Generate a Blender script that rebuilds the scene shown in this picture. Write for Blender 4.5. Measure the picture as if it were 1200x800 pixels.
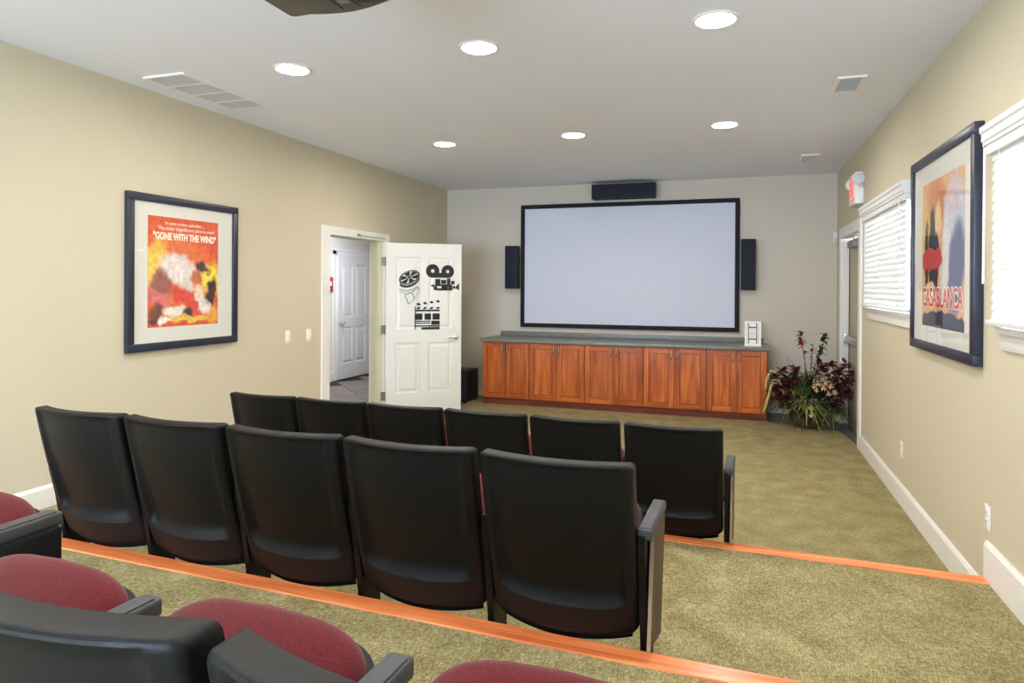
import bpy, bmesh, math, random
from mathutils import Vector, Matrix

for o in list(bpy.data.objects):
    bpy.data.objects.remove(o)
SC = bpy.context.scene
COL = SC.collection
random.seed(7)
PI = math.pi

# ------------------------------------------------------------------ camera
EYE = 1.5237
YAW, PITCH, ROLL = .3263, -.0025, .0058
cam_d = bpy.data.cameras.new('camera')
cam_d.sensor_fit = 'HORIZONTAL'
cam_d.sensor_width = 36
cam_d.lens = 784.35 * 36 / 1200
cam_d.shift_y = -61.92 / 1200
cam_d.clip_start = .02
cam = bpy.data.objects.new('camera', cam_d)
COL.objects.link(cam)
_r = Vector((math.cos(YAW), math.sin(YAW), 0))
_f = Vector((-math.sin(YAW), math.cos(YAW), 0))
_u = Vector((0, 0, 1))
_f2 = _f * math.cos(PITCH) + _u * math.sin(PITCH)
_u2 = _u * math.cos(PITCH) - _f * math.sin(PITCH)
_r3 = _r * math.cos(ROLL) + _u2 * math.sin(ROLL)
_u3 = _u2 * math.cos(ROLL) - _r * math.sin(ROLL)
_m = Matrix((_r3, _u3, -_f2)).transposed().to_4x4()
_m.translation = (0, 0, EYE)
cam.matrix_world = _m
SC.camera = cam

# ------------------------------------------------------------------ room numbers (metres)
XL, XR, YB, ZC, YF = -3.95, 1.108, 8.772, 2.897, -3.2      # left, right, screen wall, ceiling, rear wall
T1, T2 = .181, .3606                                        # tier heights
TH = -.0325                                                 # tiers and rows sit slightly askew
def skew(x, y): return y + (x - 1.108) * TH
NOSE1, NOSE2 = 3.664, 2.112

# ------------------------------------------------------------------ sky, exposure
SKY = 20.5
CAN = 168.0
w = bpy.data.worlds.new('sky')
SC.world = w
w.use_nodes = True
bg = w.node_tree.nodes['Background']
bg.inputs[0].default_value = (.64, .79, 1.0, 1)
bg.inputs[1].default_value = SKY
SC.view_settings.view_transform = 'Standard'
SC.view_settings.look = 'None'
SC.view_settings.gamma = 1
SC.view_settings.use_curve_mapping = False
SC.view_settings.exposure = .4
SC.cycles.max_bounces = 10
SC.cycles.diffuse_bounces = 6
SC.cycles.caustics_reflective = False
SC.cycles.caustics_refractive = False
SC.cycles.sample_clamp_indirect = 8

def portal(name, loc, rot, sx, sy):
    d = bpy.data.lights.new(name, 'AREA')
    d.shape = 'RECTANGLE'; d.size = sx; d.size_y = sy
    d.cycles.is_portal = True
    o = bpy.data.objects.new(name, d); COL.objects.link(o)
    o.location = loc; o.rotation_euler = rot
WIN = [(5.04, 6.68), (1.80, 3.49)]           # right wall windows
WZ0, WZ1 = 1.36, 2.20
for a, b in WIN:
    portal('window_portal', (XR + .19, (a + b) / 2, (WZ0 + WZ1) / 2), (0, PI / 2, 0), WZ1 - WZ0 - .1, b - a - .1)
portal('window_portal', (-2.1, YF - .19, 1.48), (PI / 2, 0, 0), 3.5, 2.05)  # leads sky light through the added rear window

# ------------------------------------------------------------------ materials
def lin(c):
    return tuple(((v / 255) / 12.92 if v / 255 <= .04045 else ((v / 255 + .055) / 1.055) ** 2.4) for v in c) + (1,)

def mat(name, rgb, rough=.6, metal=0, spec=.5, bump=0, bscale=200, var=0, vscale=4, coat=0, trans=0):
    m = bpy.data.materials.new(name); m.use_nodes = True
    nt = m.node_tree; p = nt.nodes['Principled BSDF']
    c = lin(rgb)
    p.inputs['Base Color'].default_value = c
    p.inputs['Roughness'].default_value = rough
    p.inputs['Metallic'].default_value = metal
    p.inputs['Specular IOR Level'].default_value = spec
    p.inputs['Coat Weight'].default_value = coat
    tc = nt.nodes.new('ShaderNodeTexCoord')
    if var:
        n = nt.nodes.new('ShaderNodeTexNoise'); n.inputs['Scale'].default_value = vscale; n.inputs['Detail'].default_value = 5
        nt.links.new(tc.outputs['Object'], n.inputs['Vector'])
        r = nt.nodes.new('ShaderNodeValToRGB')
        r.color_ramp.elements[0].position = .3; r.color_ramp.elements[1].position = .7
        r.color_ramp.elements[0].color = tuple(v * (1 - var) for v in c[:3]) + (1,)
        r.color_ramp.elements[1].color = tuple(min(1, v * (1 + var)) for v in c[:3]) + (1,)
        nt.links.new(n.outputs['Fac'], r.inputs['Fac']); nt.links.new(r.outputs['Color'], p.inputs['Base Color'])
    if bump:
        n = nt.nodes.new('ShaderNodeTexNoise'); n.inputs['Scale'].default_value = bscale; n.inputs['Detail'].default_value = 3
        nt.links.new(tc.outputs['Object'], n.inputs['Vector'])
        b = nt.nodes.new('ShaderNodeBump'); b.inputs['Strength'].default_value = bump; b.inputs['Distance'].default_value = .002
        nt.links.new(n.outputs['Fac'], b.inputs['Height']); nt.links.new(b.outputs['Normal'], p.inputs['Normal'])
    return m

def emis(name, rgb, s):
    m = bpy.data.materials.new(name); m.use_nodes = True
    p = m.node_tree.nodes['Principled BSDF']
    p.inputs['Base Color'].default_value = lin(rgb)
    p.inputs['Emission Color'].default_value = lin(rgb); p.inputs['Emission Strength'].default_value = s
    return m

def wood(name, dark, mid, light, axis='Z', scale=9, rough=.35, coat=.3, stretch=14):
    m = bpy.data.materials.new(name); m.use_nodes = True
    nt = m.node_tree; p = nt.nodes['Principled BSDF']; L = nt.links.new
    tc = nt.nodes.new('ShaderNodeTexCoord'); mp = nt.nodes.new('ShaderNodeMapping')
    s = [scale * 3] * 3; s['XYZ'.index(axis)] = scale * 3 / stretch
    mp.inputs['Scale'].default_value = s
    oi = nt.nodes.new('ShaderNodeObjectInfo')
    mul = nt.nodes.new('ShaderNodeMath'); mul.operation = 'MULTIPLY'; mul.inputs[1].default_value = 37
    L(oi.outputs['Random'], mul.inputs[0])
    add = nt.nodes.new('ShaderNodeVectorMath'); add.operation = 'ADD'
    L(tc.outputs['Object'], add.inputs[0]); L(mul.outputs[0], add.inputs[1]); L(add.outputs[0], mp.inputs['Vector'])
    n = nt.nodes.new('ShaderNodeTexNoise'); n.inputs['Scale'].default_value = 1; n.inputs['Detail'].default_value = 6; n.inputs['Distortion'].default_value = .6
    L(mp.outputs[0], n.inputs['Vector'])
    r = nt.nodes.new('ShaderNodeValToRGB'); e = r.color_ramp.elements
    e[0].position = .3; e[0].color = lin(dark); e[1].position = .72; e[1].color = lin(light)
    k = e.new(.5); k.color = lin(mid)
    L(n.outputs['Fac'], r.inputs['Fac'])
    hs = nt.nodes.new('ShaderNodeHueSaturation')
    mr = nt.nodes.new('ShaderNodeMapRange'); mr.inputs['To Min'].default_value = .86; mr.inputs['To Max'].default_value = 1.12
    L(oi.outputs['Random'], mr.inputs['Value']); L(mr.outputs[0], hs.inputs['Value']); L(r.outputs[0], hs.inputs['Color'])
    L(hs.outputs[0], p.inputs['Base Color'])
    p.inputs['Roughness'].default_value = rough; p.inputs['Coat Weight'].default_value = coat; p.inputs['Coat Roughness'].default_value = .15
    return m

def carpet_mat():
    m = bpy.data.materials.new('olive_carpet'); m.use_nodes = True
    nt = m.node_tree; p = nt.nodes['Principled BSDF']; L = nt.links.new
    tc = nt.nodes.new('ShaderNodeTexCoord')
    def noise(sc, det, vec=None, st=None):
        n = nt.nodes.new('ShaderNodeTexNoise'); n.inputs['Scale'].default_value = sc; n.inputs['Detail'].default_value = det
        if st:
            mp = nt.nodes.new('ShaderNodeMapping'); mp.inputs['Scale'].default_value = st
            L(tc.outputs['Object'], mp.inputs['Vector']); L(mp.outputs[0], n.inputs['Vector'])
        else: L(tc.outputs['Object'], n.inputs['Vector'])
        return n
    a = noise(48, 4, st=(1, 7, 1)); b = noise(48, 4, st=(7, 1, 1)); c = noise(6, 6); f = noise(300, 2)
    mx = nt.nodes.new('ShaderNodeMath'); mx.operation = 'ADD'; L(a.outputs['Fac'], mx.inputs[0]); L(b.outputs['Fac'], mx.inputs[1])
    m3 = nt.nodes.new('ShaderNodeMath'); m3.operation = 'MULTIPLY_ADD'; L(f.outputs['Fac'], m3.inputs[0]); m3.inputs[1].default_value = .5; L(mx.outputs[0], m3.inputs[2])
    m2 = nt.nodes.new('ShaderNodeMath'); m2.operation = 'MULTIPLY_ADD'; L(c.outputs['Fac'], m2.inputs[0]); m2.inputs[1].default_value = .42; L(m3.outputs[0], m2.inputs[2])
    r = nt.nodes.new('ShaderNodeValToRGB'); e = r.color_ramp.elements
    mr = nt.nodes.new('ShaderNodeMapRange'); mr.inputs['From Min'].default_value = 1.08; mr.inputs['From Max'].default_value = 1.86
    L(m2.outputs[0], mr.inputs['Value']); L(mr.outputs[0], r.inputs['Fac'])
    e[0].position = .12; e[0].color = lin((110, 99, 62)); e[1].position = .92; e[1].color = lin((210, 198, 154))
    k = e.new(.5); k.color = lin((154, 142, 100))
    L(r.outputs[0], p.inputs['Base Color'])
    p.inputs['Roughness'].default_value = .95; p.inputs['Specular IOR Level'].default_value = .15
    bp = nt.nodes.new('ShaderNodeBump'); bp.inputs['Strength'].default_value = .7; bp.inputs['Distance'].default_value = .006
    L(m3.outputs[0], bp.inputs['Height']); L(bp.outputs[0], p.inputs['Normal'])
    return m

def fabric_mat(name, dark, light, scale=420):
    m = bpy.data.materials.new(name); m.use_nodes = True
    nt = m.node_tree; p = nt.nodes['Principled BSDF']; L = nt.links.new
    tc = nt.nodes.new('ShaderNodeTexCoord')
    v = nt.nodes.new('ShaderNodeTexNoise'); v.inputs['Scale'].default_value = scale; v.inputs['Detail'].default_value = 2
    L(tc.outputs['Object'], v.inputs['Vector'])
    r = nt.nodes.new('ShaderNodeValToRGB'); e = r.color_ramp.elements
    e[0].position = .35; e[0].color = lin(dark); e[1].position = .68; e[1].color = lin(light)
    L(v.outputs['Fac'], r.inputs['Fac']); L(r.outputs[0], p.inputs['Base Color'])
    p.inputs['Roughness'].default_value = .9; p.inputs['Sheen Weight'].default_value = .15; p.inputs['Specular IOR Level'].default_value = .2
    b = nt.nodes.new('ShaderNodeBump'); b.inputs['Strength'].default_value = .35; b.inputs['Distance'].default_value = .001
    L(v.outputs['Fac'], b.inputs['Height']); L(b.outputs[0], p.inputs['Normal'])
    return m

def glass_mat(name, amt=1.0, tint=(255, 255, 255)):
    m = bpy.data.materials.new(name); m.use_nodes = True
    nt = m.node_tree; nt.nodes.clear(); L = nt.links.new
    o = nt.nodes.new('ShaderNodeOutputMaterial'); mx = nt.nodes.new('ShaderNodeMixShader')
    t = nt.nodes.new('ShaderNodeBsdfTransparent'); g = nt.nodes.new('ShaderNodeBsdfGlossy'); f = nt.nodes.new('ShaderNodeLayerWeight')
    f.inputs['Blend'].default_value = .5
    pw = nt.nodes.new('ShaderNodeMath'); pw.operation = 'POWER'; pw.inputs[1].default_value = 5
    ma = nt.nodes.new('ShaderNodeMath'); ma.operation = 'MULTIPLY_ADD'; ma.inputs[1].default_value = .90 * amt; ma.inputs[2].default_value = .035 * amt
    t.inputs[0].default_value = lin(tint); g.inputs['Roughness'].default_value = .02
    L(f.outputs['Facing'], pw.inputs[0]); L(pw.outputs[0], ma.inputs[0]); L(ma.outputs[0], mx.inputs[0])
    L(t.outputs[0], mx.inputs[1]); L(g.outputs[0], mx.inputs[2]); L(mx.outputs[0], o.inputs[0])
    return m

def blind_mat():
    m = mat('white_blind', (226, 226, 224), .5)
    nt = m.node_tree; p = nt.nodes['Principled BSDF']; o = nt.nodes['Material Output']
    t = nt.nodes.new('ShaderNodeBsdfTranslucent'); t.inputs[0].default_value = lin((244, 242, 236))
    mx = nt.nodes.new('ShaderNodeMixShader'); mx.inputs[0].default_value = .002
    nt.links.new(p.outputs[0], mx.inputs[1]); nt.links.new(t.outputs[0], mx.inputs[2]); nt.links.new(mx.outputs[0], o.inputs[0])
    return m

def art_mat(name, base, blobs, warp=.08, noise_amt=.25):
    """a loose painted print: soft blotches of colour in the plane of the sheet (local x, z)"""
    m = bpy.data.materials.new(name); m.use_nodes = True
    nt = m.node_tree; p = nt.nodes['Principled BSDF']; L = nt.links.new
    tc = nt.nodes.new('ShaderNodeTexCoord')
    n = nt.nodes.new('ShaderNodeTexNoise'); n.inputs['Scale'].default_value = 9; n.inputs['Detail'].default_value = 5
    L(tc.outputs['Object'], n.inputs['Vector'])
    sub = nt.nodes.new('ShaderNodeVectorMath'); sub.operation = 'SUBTRACT'; sub.inputs[1].default_value = (.5, .5, .5); L(n.outputs['Color'], sub.inputs[0])
    sc = nt.nodes.new('ShaderNodeVectorMath'); sc.operation = 'SCALE'; sc.inputs['Scale'].default_value = warp * 2; L(sub.outputs[0], sc.inputs[0])
    wv = nt.nodes.new('ShaderNodeVectorMath'); wv.operation = 'ADD'; L(tc.outputs['Object'], wv.inputs[0]); L(sc.outputs[0], wv.inputs[1])
    cur = None
    rgb = nt.nodes.new('ShaderNodeRGB'); rgb.outputs[0].default_value = lin(base); cur = rgb.outputs[0]
    for (x, z, rx, rz, ang, hard, col) in blobs:
        mp = nt.nodes.new('ShaderNodeMapping'); mp.vector_type = 'TEXTURE'
        mp.inputs['Location'].default_value = (x, 0, z); mp.inputs['Rotation'].default_value = (0, ang, 0); mp.inputs['Scale'].default_value = (rx, 1, rz)
        L(wv.outputs[0], mp.inputs['Vector'])
        sx = nt.nodes.new('ShaderNodeSeparateXYZ'); L(mp.outputs[0], sx.inputs[0])
        a = nt.nodes.new('ShaderNodeMath'); a.operation = 'POWER'; a.inputs[1].default_value = 2; L(sx.outputs['X'], a.inputs[0])
        b = nt.nodes.new('ShaderNodeMath'); b.operation = 'MULTIPLY'; L(sx.outputs['Z'], b.inputs[0]); L(sx.outputs['Z'], b.inputs[1])
        a.operation = 'MULTIPLY'; L(sx.outputs['X'], a.inputs[1])
        s = nt.nodes.new('ShaderNodeMath'); s.operation = 'ADD'; L(a.outputs[0], s.inputs[0]); L(b.outputs[0], s.inputs[1])
        r = nt.nodes.new('ShaderNodeMapRange'); r.interpolation_type = 'SMOOTHSTEP'
        r.inputs['From Min'].default_value = 1 + (1 - hard); r.inputs['From Max'].default_value = hard
        L(s.outputs[0], r.inputs['Value'])
        mx = nt.nodes.new('ShaderNodeMix'); mx.data_type = 'RGBA'
        L(r.outputs[0], mx.inputs['Factor']); L(cur, mx.inputs['A']); mx.inputs['B'].default_value = lin(col)
        cur = mx.outputs['Result']
    n2 = nt.nodes.new('ShaderNodeTexNoise'); n2.inputs['Scale'].default_value = 30; n2.inputs['Detail'].default_value = 6; L(wv.outputs[0], n2.inputs['Vector'])
    mr = nt.nodes.new('ShaderNodeMapRange'); mr.inputs['From Min'].default_value = .3; mr.inputs['From Max'].default_value = .7
    mr.inputs['To Min'].default_value = 1 - noise_amt; mr.inputs['To Max'].default_value = 1 + noise_amt; L(n2.outputs['Fac'], mr.inputs['Value'])
    hs = nt.nodes.new('ShaderNodeHueSaturation'); L(mr.outputs[0], hs.inputs['Value']); L(cur, hs.inputs['Color'])
    L(hs.outputs[0], p.inputs['Base Color']); p.inputs['Roughness'].default_value = .5
    return m

def speckle(name, c1, c2, c3, scale=160, rough=.35):
    m = bpy.data.materials.new(name); m.use_nodes = True
    nt = m.node_tree; p = nt.nodes['Principled BSDF']; L = nt.links.new
    tc = nt.nodes.new('ShaderNodeTexCoord'); n = nt.nodes.new('ShaderNodeTexNoise')
    n.inputs['Scale'].default_value = scale; n.inputs['Detail'].default_value = 4; L(tc.outputs['Object'], n.inputs['Vector'])
    r = nt.nodes.new('ShaderNodeValToRGB'); e = r.color_ramp.elements
    e[0].position = .3; e[0].color = lin(c1); e[1].position = .7; e[1].color = lin(c3); k = e.new(.5); k.color = lin(c2)
    L(n.outputs['Fac'], r.inputs['Fac']); L(r.outputs[0], p.inputs['Base Color']); p.inputs['Roughness'].default_value = rough
    return m

M = dict(
    wall=mat('khaki_wall_paint', (204, 195, 169), .75, bump=.12, bscale=260, var=.02, vscale=.8),
    backwall=mat('greige_wall_paint', (206, 199, 186), .75, bump=.12, bscale=260),
    ceil=mat('white_ceiling_paint', (232, 236, 248), .85, bump=.1, bscale=220),
    white=mat('white_trim_paint', (236, 234, 228), .4),
    doorw=mat('white_door_paint', (228, 227, 220), .45),
    jamb=mat('cream_jamb_paint', (220, 214, 180), .5),
    blind=blind_mat(),
    carpet=carpet_mat(),
    nose=wood('orange_oak', (206, 108, 58), (234, 134, 78), (248, 162, 100), axis='X', scale=10, rough=.24, coat=.5),
    cherry=wood('cherry_wood', (148, 68, 22), (182, 90, 32), (208, 118, 52), axis='Z', scale=7, rough=.3, coat=.35, stretch=12),
    cherryh=wood('cherry_wood_rail', (154, 72, 26), (188, 94, 36), (214, 122, 56), axis='X', scale=7, rough=.3, coat=.35, stretch=12),
    kick=wood('cherry_wood_dark', (96, 36, 14), (122, 50, 22), (146, 66, 32), axis='X', scale=5, rough=.45, coat=.1),
    panel=wood('laminate_walnut', (56, 43, 27), (72, 56, 36), (88, 70, 47), axis='Z', scale=6, rough=.55, coat=.0),
    edge=mat('panel_edge_banding', (150, 126, 104), .5),
    plastic=mat('black_moulded_plastic', (9, 10, 13), .46, spec=.24, bump=.25, bscale=900),
    steel=mat('black_steel', (8, 8, 10), .45, spec=.25),
    arm=mat('charcoal_armrest_plastic', (58, 60, 66), .5, bump=.3, bscale=700),
    red=fabric_mat('burgundy_fabric', (70, 17, 22), (112, 30, 35)),
    black=mat('black_satin', (24, 25, 30), .45),
    grille=mat('black_speaker_cloth', (30, 34, 48), .85, bump=.4, bscale=1200),
    spkcab=mat('black_vinyl_cabinet', (20, 21, 24), .5),
    frame=mat('slate_black_frame', (38, 42, 58), .35),
    matb=mat('pale_mat_board', (222, 222, 212), .9),
    hallw=mat('white_hall_paint', (224, 220, 206), .7),
    screen=mat('projection_fabric', (210, 215, 232), .9),
    velvet=mat('black_velvet', (16, 18, 26), .8),
    chrome=mat('brushed_nickel', (214, 212, 208), .36, metal=1),
    hinge=mat('grey_hinge', (140, 138, 134), .4, metal=.7),
    counter=speckle('grey_green_laminate', (92, 94, 94), (124, 126, 124), (158, 159, 156)),
    slate=speckle('slate_tile', (62, 66, 68), (82, 86, 86), (104, 106, 102), scale=24, rough=.5),
    hallt=[speckle('hall_tile_%s' % k, a, b, c, scale=14, rough=.4) for k, a, b, c in
           (('grey', (84, 78, 74), (108, 100, 92), (128, 116, 104)), ('rust', (98, 80, 66), (126, 104, 86), (140, 122, 104)), ('brown', (80, 72, 66), (96, 88, 80), (120, 108, 96)))],
    glass=glass_mat('clear_glass'), pglass=glass_mat('picture_glass', .5),
    lamp=emis('lit_lamp_lens', (255, 247, 236), CAN),
    halll=emis('lit_hall_lens', (226, 232, 255), 250),
    ventg=mat('white_grille_metal', (196, 196, 198), .5),
    ventd=mat('grille_shadow_metal', (54, 54, 60), .8),
    proj=mat('olive_black_projector', (52, 52, 44), .4, bump=.1),
    projd=mat('projector_black', (18, 18, 16), .5),
    pot=mat('brown_clay_pot', (92, 64, 50), .6, var=.2, vscale=20),
    leafg=mat('green_blade', (86, 104, 52), .55, var=.3, vscale=30),
    leafl=mat('pale_green_blade', (158, 164, 96), .55, var=.2, vscale=30),
    leafd=mat('dark_green_leaf', (40, 52, 32), .55, var=.3, vscale=30),
    burg=mat('burgundy_leaf', (92, 28, 38), .55, var=.4, vscale=30),
    redl=mat('red_leaf', (140, 34, 40), .55, var=.2, vscale=30),
    cream=mat('cream_petal', (236, 206, 166), .6),
    amar=mat('yellow_tassel', (196, 184, 112), .7, bump=.5, bscale=300),
    twig=mat('brown_twig', (62, 46, 34), .7),
    redsign=mat('red_plaque', (176, 40, 48), .5),
    exitr=emis('lit_red_exit_face', (255, 92, 84), .9),
    exitw=mat('white_thermoplastic', (236, 236, 238), .4),
    lens=mat('lamp_head_lens', (200, 204, 210), .15),
    decal=mat('black_vinyl_decal', (22, 22, 26), .4), decalw=mat('pale_vinyl_decal', (236, 236, 232), .45), decalg=mat('grey_vinyl_decal', (150, 150, 152), .45),
    tandoor=mat('tan_steel_door', (186, 172, 140), .45),
    slot=mat('dark_slot', (30, 28, 26), .7),
    almond=mat('white_plate_plastic', (238, 236, 230), .35),
    inkw=mat('white_ink', (246, 240, 226), .6), inkr=mat('red_ink', (206, 62, 52), .6), inkd=mat('navy_ink', (34, 36, 52), .6),
    bright=mat('concrete_outside', (200, 200, 196), .9),
)

# ------------------------------------------------------------------ mesh helpers
def box(bm, x0, x1, y0, y1, z0, z1, bev=0, seg=2):
    vs = [bm.verts.new(p) for p in ((x0, y0, z0), (x1, y0, z0), (x1, y1, z0), (x0, y1, z0), (x0, y0, z1), (x1, y0, z1), (x1, y1, z1), (x0, y1, z1))]
    fs = [bm.faces.new([vs[i] for i in q]) for q in ((3, 2, 1, 0), (4, 5, 6, 7), (0, 1, 5, 4), (1, 2, 6, 5), (2, 3, 7, 6), (3, 0, 4, 7))]
    if bev:
        es = list({e for f in fs for e in f.edges})
        bmesh.ops.bevel(bm, geom=es, offset=bev, segments=seg, affect='EDGES', profile=.5, clamp_overlap=True)

def prism(bm, pts, axis, a, b, bev=0):
    """polygon pts in the plane across `axis`, extruded from a to b"""
    def P(u, v, k):
        return (k, u, v) if axis == 'x' else (u, k, v) if axis == 'y' else (u, v, k)
    A = [bm.verts.new(P(u, v, a)) for u, v in pts]; B = [bm.verts.new(P(u, v, b)) for u, v in pts]
    n = len(pts); fs = [bm.faces.new(A), bm.faces.new(B[::-1])]
    for i in range(n):
        fs.append(bm.faces.new([A[i], B[i], B[(i + 1) % n], A[(i + 1) % n]]))
    bmesh.ops.recalc_face_normals(bm, faces=fs)
    if bev:
        bmesh.ops.bevel(bm, geom=list({e for f in fs for e in f.edges}), offset=bev, segments=2, affect='EDGES', profile=.5, clamp_overlap=True)

def lathe(bm, prof, n=32, c=(0, 0, 0), axis='z'):
    rings = []
    for r, h in prof:
        ring = []
        for i in range(n):
            t = 2 * PI * i / n
            p = (r * math.cos(t), r * math.sin(t), h)
            if axis == 'y': p = (p[0], -p[2], p[1])
            if axis == 'x': p = (p[2], p[0], p[1])
            ring.append(bm.verts.new((p[0] + c[0], p[1] + c[1], p[2] + c[2])))
        rings.append(ring)
    fs = []
    for a, b in zip(rings, rings[1:]):
        for i in range(n):
            fs.append(bm.faces.new([a[i], a[(i + 1) % n], b[(i + 1) % n], b[i]]))
    fs.append(bm.faces.new(rings[0][::-1])); fs.append(bm.faces.new(rings[-1]))
    bmesh.ops.recalc_face_normals(bm, faces=fs)

def tube(bm, pts, r, n=6, taper=None):
    pts = [Vector(p) for p in pts]; rings = []
    for i, p in enumerate(pts):
        d = (pts[min(i + 1, len(pts) - 1)] - pts[max(i - 1, 0)]).normalized()
        a = d.cross(Vector((0, 0, 1)) if abs(d.z) < .9 else Vector((1, 0, 0))).normalized(); b = d.cross(a)
        rr = r if taper is None else r * (1 + (taper - 1) * i / (len(pts) - 1))
        rings.append([bm.verts.new(p + a * rr * math.cos(2 * PI * k / n) + b * rr * math.sin(2 * PI * k / n)) for k in range(n)])
    for A, B in zip(rings, rings[1:]):
        for k in range(n):
            bm.faces.new([A[k], A[(k + 1) % n], B[(k + 1) % n], B[k]])
    bm.faces.new(rings[0][::-1]); bm.faces.new(rings[-1])

def obj(name, bm, m, parent=None, smooth=False, loc=None):
    me = bpy.data.meshes.new(name)
    bmesh.ops.recalc_face_normals(bm, faces=bm.faces) if not smooth == 'raw' else None
    bm.to_mesh(me); bm.free()
    if smooth:
        me.polygons.foreach_set('use_smooth', [True] * len(me.polygons))
        if smooth != 'raw' and smooth != 'all':
            me.set_sharp_from_angle(angle=.7)
    for k in (m if isinstance(m, (list, tuple)) else [m]): me.materials.append(k)
    o = bpy.data.objects.new(name, me); COL.objects.link(o)
    if parent: o.parent = parent
    if loc: o.location = loc
    return o

def B(name, m, parent, *a, bev=0, smooth=None, **k):
    bm = bmesh.new(); box(bm, *a, bev=bev)
    return obj(name, bm, m, parent, smooth=bool(bev) if smooth is None else smooth, **k)

def tag(o, label=None, cat=None, group=None, kind=None):
    if label: o['label'] = label
    if cat: o['category'] = cat
    if group: o['group'] = group
    if kind: o['kind'] = kind
    return o

def thing(name, label, cat, loc=(0, 0, 0), rotz=0, group=None, kind=None):
    o = bpy.data.objects.new(name, None); COL.objects.link(o); o.empty_display_size = .1
    o.location = loc; o.rotation_euler = (0, 0, rotz)
    return tag(o, label, cat, group, kind)

def struct(name, bm, m, parent=None):
    o = obj(name, bm, m, parent)
    if not parent: o['kind'] = 'structure'
    return o

def sempty(name, loc=(0, 0, 0), rotz=0):
    o = thing(name, None, None, loc, rotz); o['kind'] = 'structure'; return o

def dup(root, loc, rotz, label):
    r = root.copy(); COL.objects.link(r); r.location = loc; r.rotation_euler = (0, 0, rotz); r['label'] = label
    for ch in list(root.children):
        c = ch.copy(); COL.objects.link(c); c.parent = r
        for g in ch.children:
            d = g.copy(); COL.objects.link(d); d.parent = c
    return r

def text_mesh(name, s, size, m, parent, loc, width=None, height=None, bold=.0, depth=.0006):
    cu = bpy.data.curves.new(name, 'FONT'); cu.body = s; cu.size = size; cu.align_x = 'CENTER'; cu.extrude = depth; cu.offset = bold
    t = bpy.data.objects.new(name, cu); COL.objects.link(t)
    dg = bpy.context.evaluated_depsgraph_get()
    me = bpy.data.meshes.new_from_object(t.evaluated_get(dg)); COL.objects.unlink(t); bpy.data.objects.remove(t)
    xs = [v.co.x for v in me.vertices]; ys = [v.co.y for v in me.vertices]
    sx = (width / (max(xs) - min(xs))) if width else 1; sy = (height / (max(ys) - min(ys))) if height else sx
    cx = (max(xs) + min(xs)) / 2; y0 = min(ys)
    for v in me.vertices: v.co = ((v.co.x - cx) * sx, -v.co.z, (v.co.y - y0) * sy)
    me.materials.clear(); me.materials.append(m)
    o = bpy.data.objects.new(name, me); COL.objects.link(o); o.parent = parent; o.location = loc
    return o

# ------------------------------------------------------------------ room shell
WT = .165
def wall_x(name, x0, x1, y0, y1, z0, z1, holes, m):
    """wall slab across X with rectangular holes (ya, yb, za, zb)"""
    bm = bmesh.new(); hs = sorted(holes); y = y0
    for a, b, c, d in hs:
        box(bm, x0, x1, y, a, z0, z1)
        if c > z0: box(bm, x0, x1, a, b, z0, c)
        box(bm, x0, x1, a, b, d, z1); y = b
    box(bm, x0, x1, y, y1, z0, z1)
    return struct(name, bm, m)
DL = (5.84, 6.965, 0, 2.06)         # left doorway
DR = (7.16, 8.36, 0, 2.10)          # exit doorway
wall_x('wall_left', XL - WT, XL, YF, YB, -.05, ZC, [DL], M['wall'])
wall_x('wall_right', XR, XR + WT, YF, YB, -.05, ZC, [(a, b, WZ0, WZ1) for a, b in WIN] + [DR], M['wall'])
bm = bmesh.new(); box(bm, XL - WT, XR + WT, YB, YB + .15, -.05, ZC); struct('wall_screen', bm, M['backwall'])
bm = bmesh.new()
RW = (-3.9, -.3, .42, 2.55)            # unseen rear window, added to let sky light in
box(bm, XL - WT, RW[0], YF - .15, YF, -.05, ZC); box(bm, RW[1], XR + WT, YF - .15, YF, -.05, ZC)
box(bm, RW[0], RW[1], YF - .15, YF, -.05, RW[2]); box(bm, RW[0], RW[1], YF - .15, YF, RW[3], ZC)
struct('wall_rear', bm, M['wall'])
CX, CY = (-2.69, -1.42, -.12), (3.58, 5.90)
bm = bmesh.new(); box(bm, XL - WT, XR + WT, YF - .15, YB + .15, ZC, ZC + .1); struct('ceiling', bm, M['ceil'])
bm = bmesh.new(); box(bm, XL - .0, XR + WT, 1, YB, -.1, 0); struct('floor', bm, M['carpet'])
def tier(name, nose, z):
    bm = bmesh.new()
    prism(bm, [(XL, YF), (XR, YF), (XR, skew(XR, nose)), (XL, skew(XL, nose))], 'z', z, -.0)
    return struct(name, bm, M['carpet'])
tier('floor_middle_tier', NOSE1 - .012, T1)
tier('floor_upper_tier', NOSE2 - .012, T2)
SW = .0857
for k, (n, z) in enumerate(((NOSE1, T1), (NOSE2, T2))):
    bm = bmesh.new()
    prism(bm, [(XL, skew(XL, n - SW)), (XR, skew(XR, n - SW)), (XR, skew(XR, n)), (XL, skew(XL, n))], 'z', z + .006, z - .03, bev=.004)
    o = struct('trim_%d' % (k + 1), bm, M['nose'])
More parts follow.
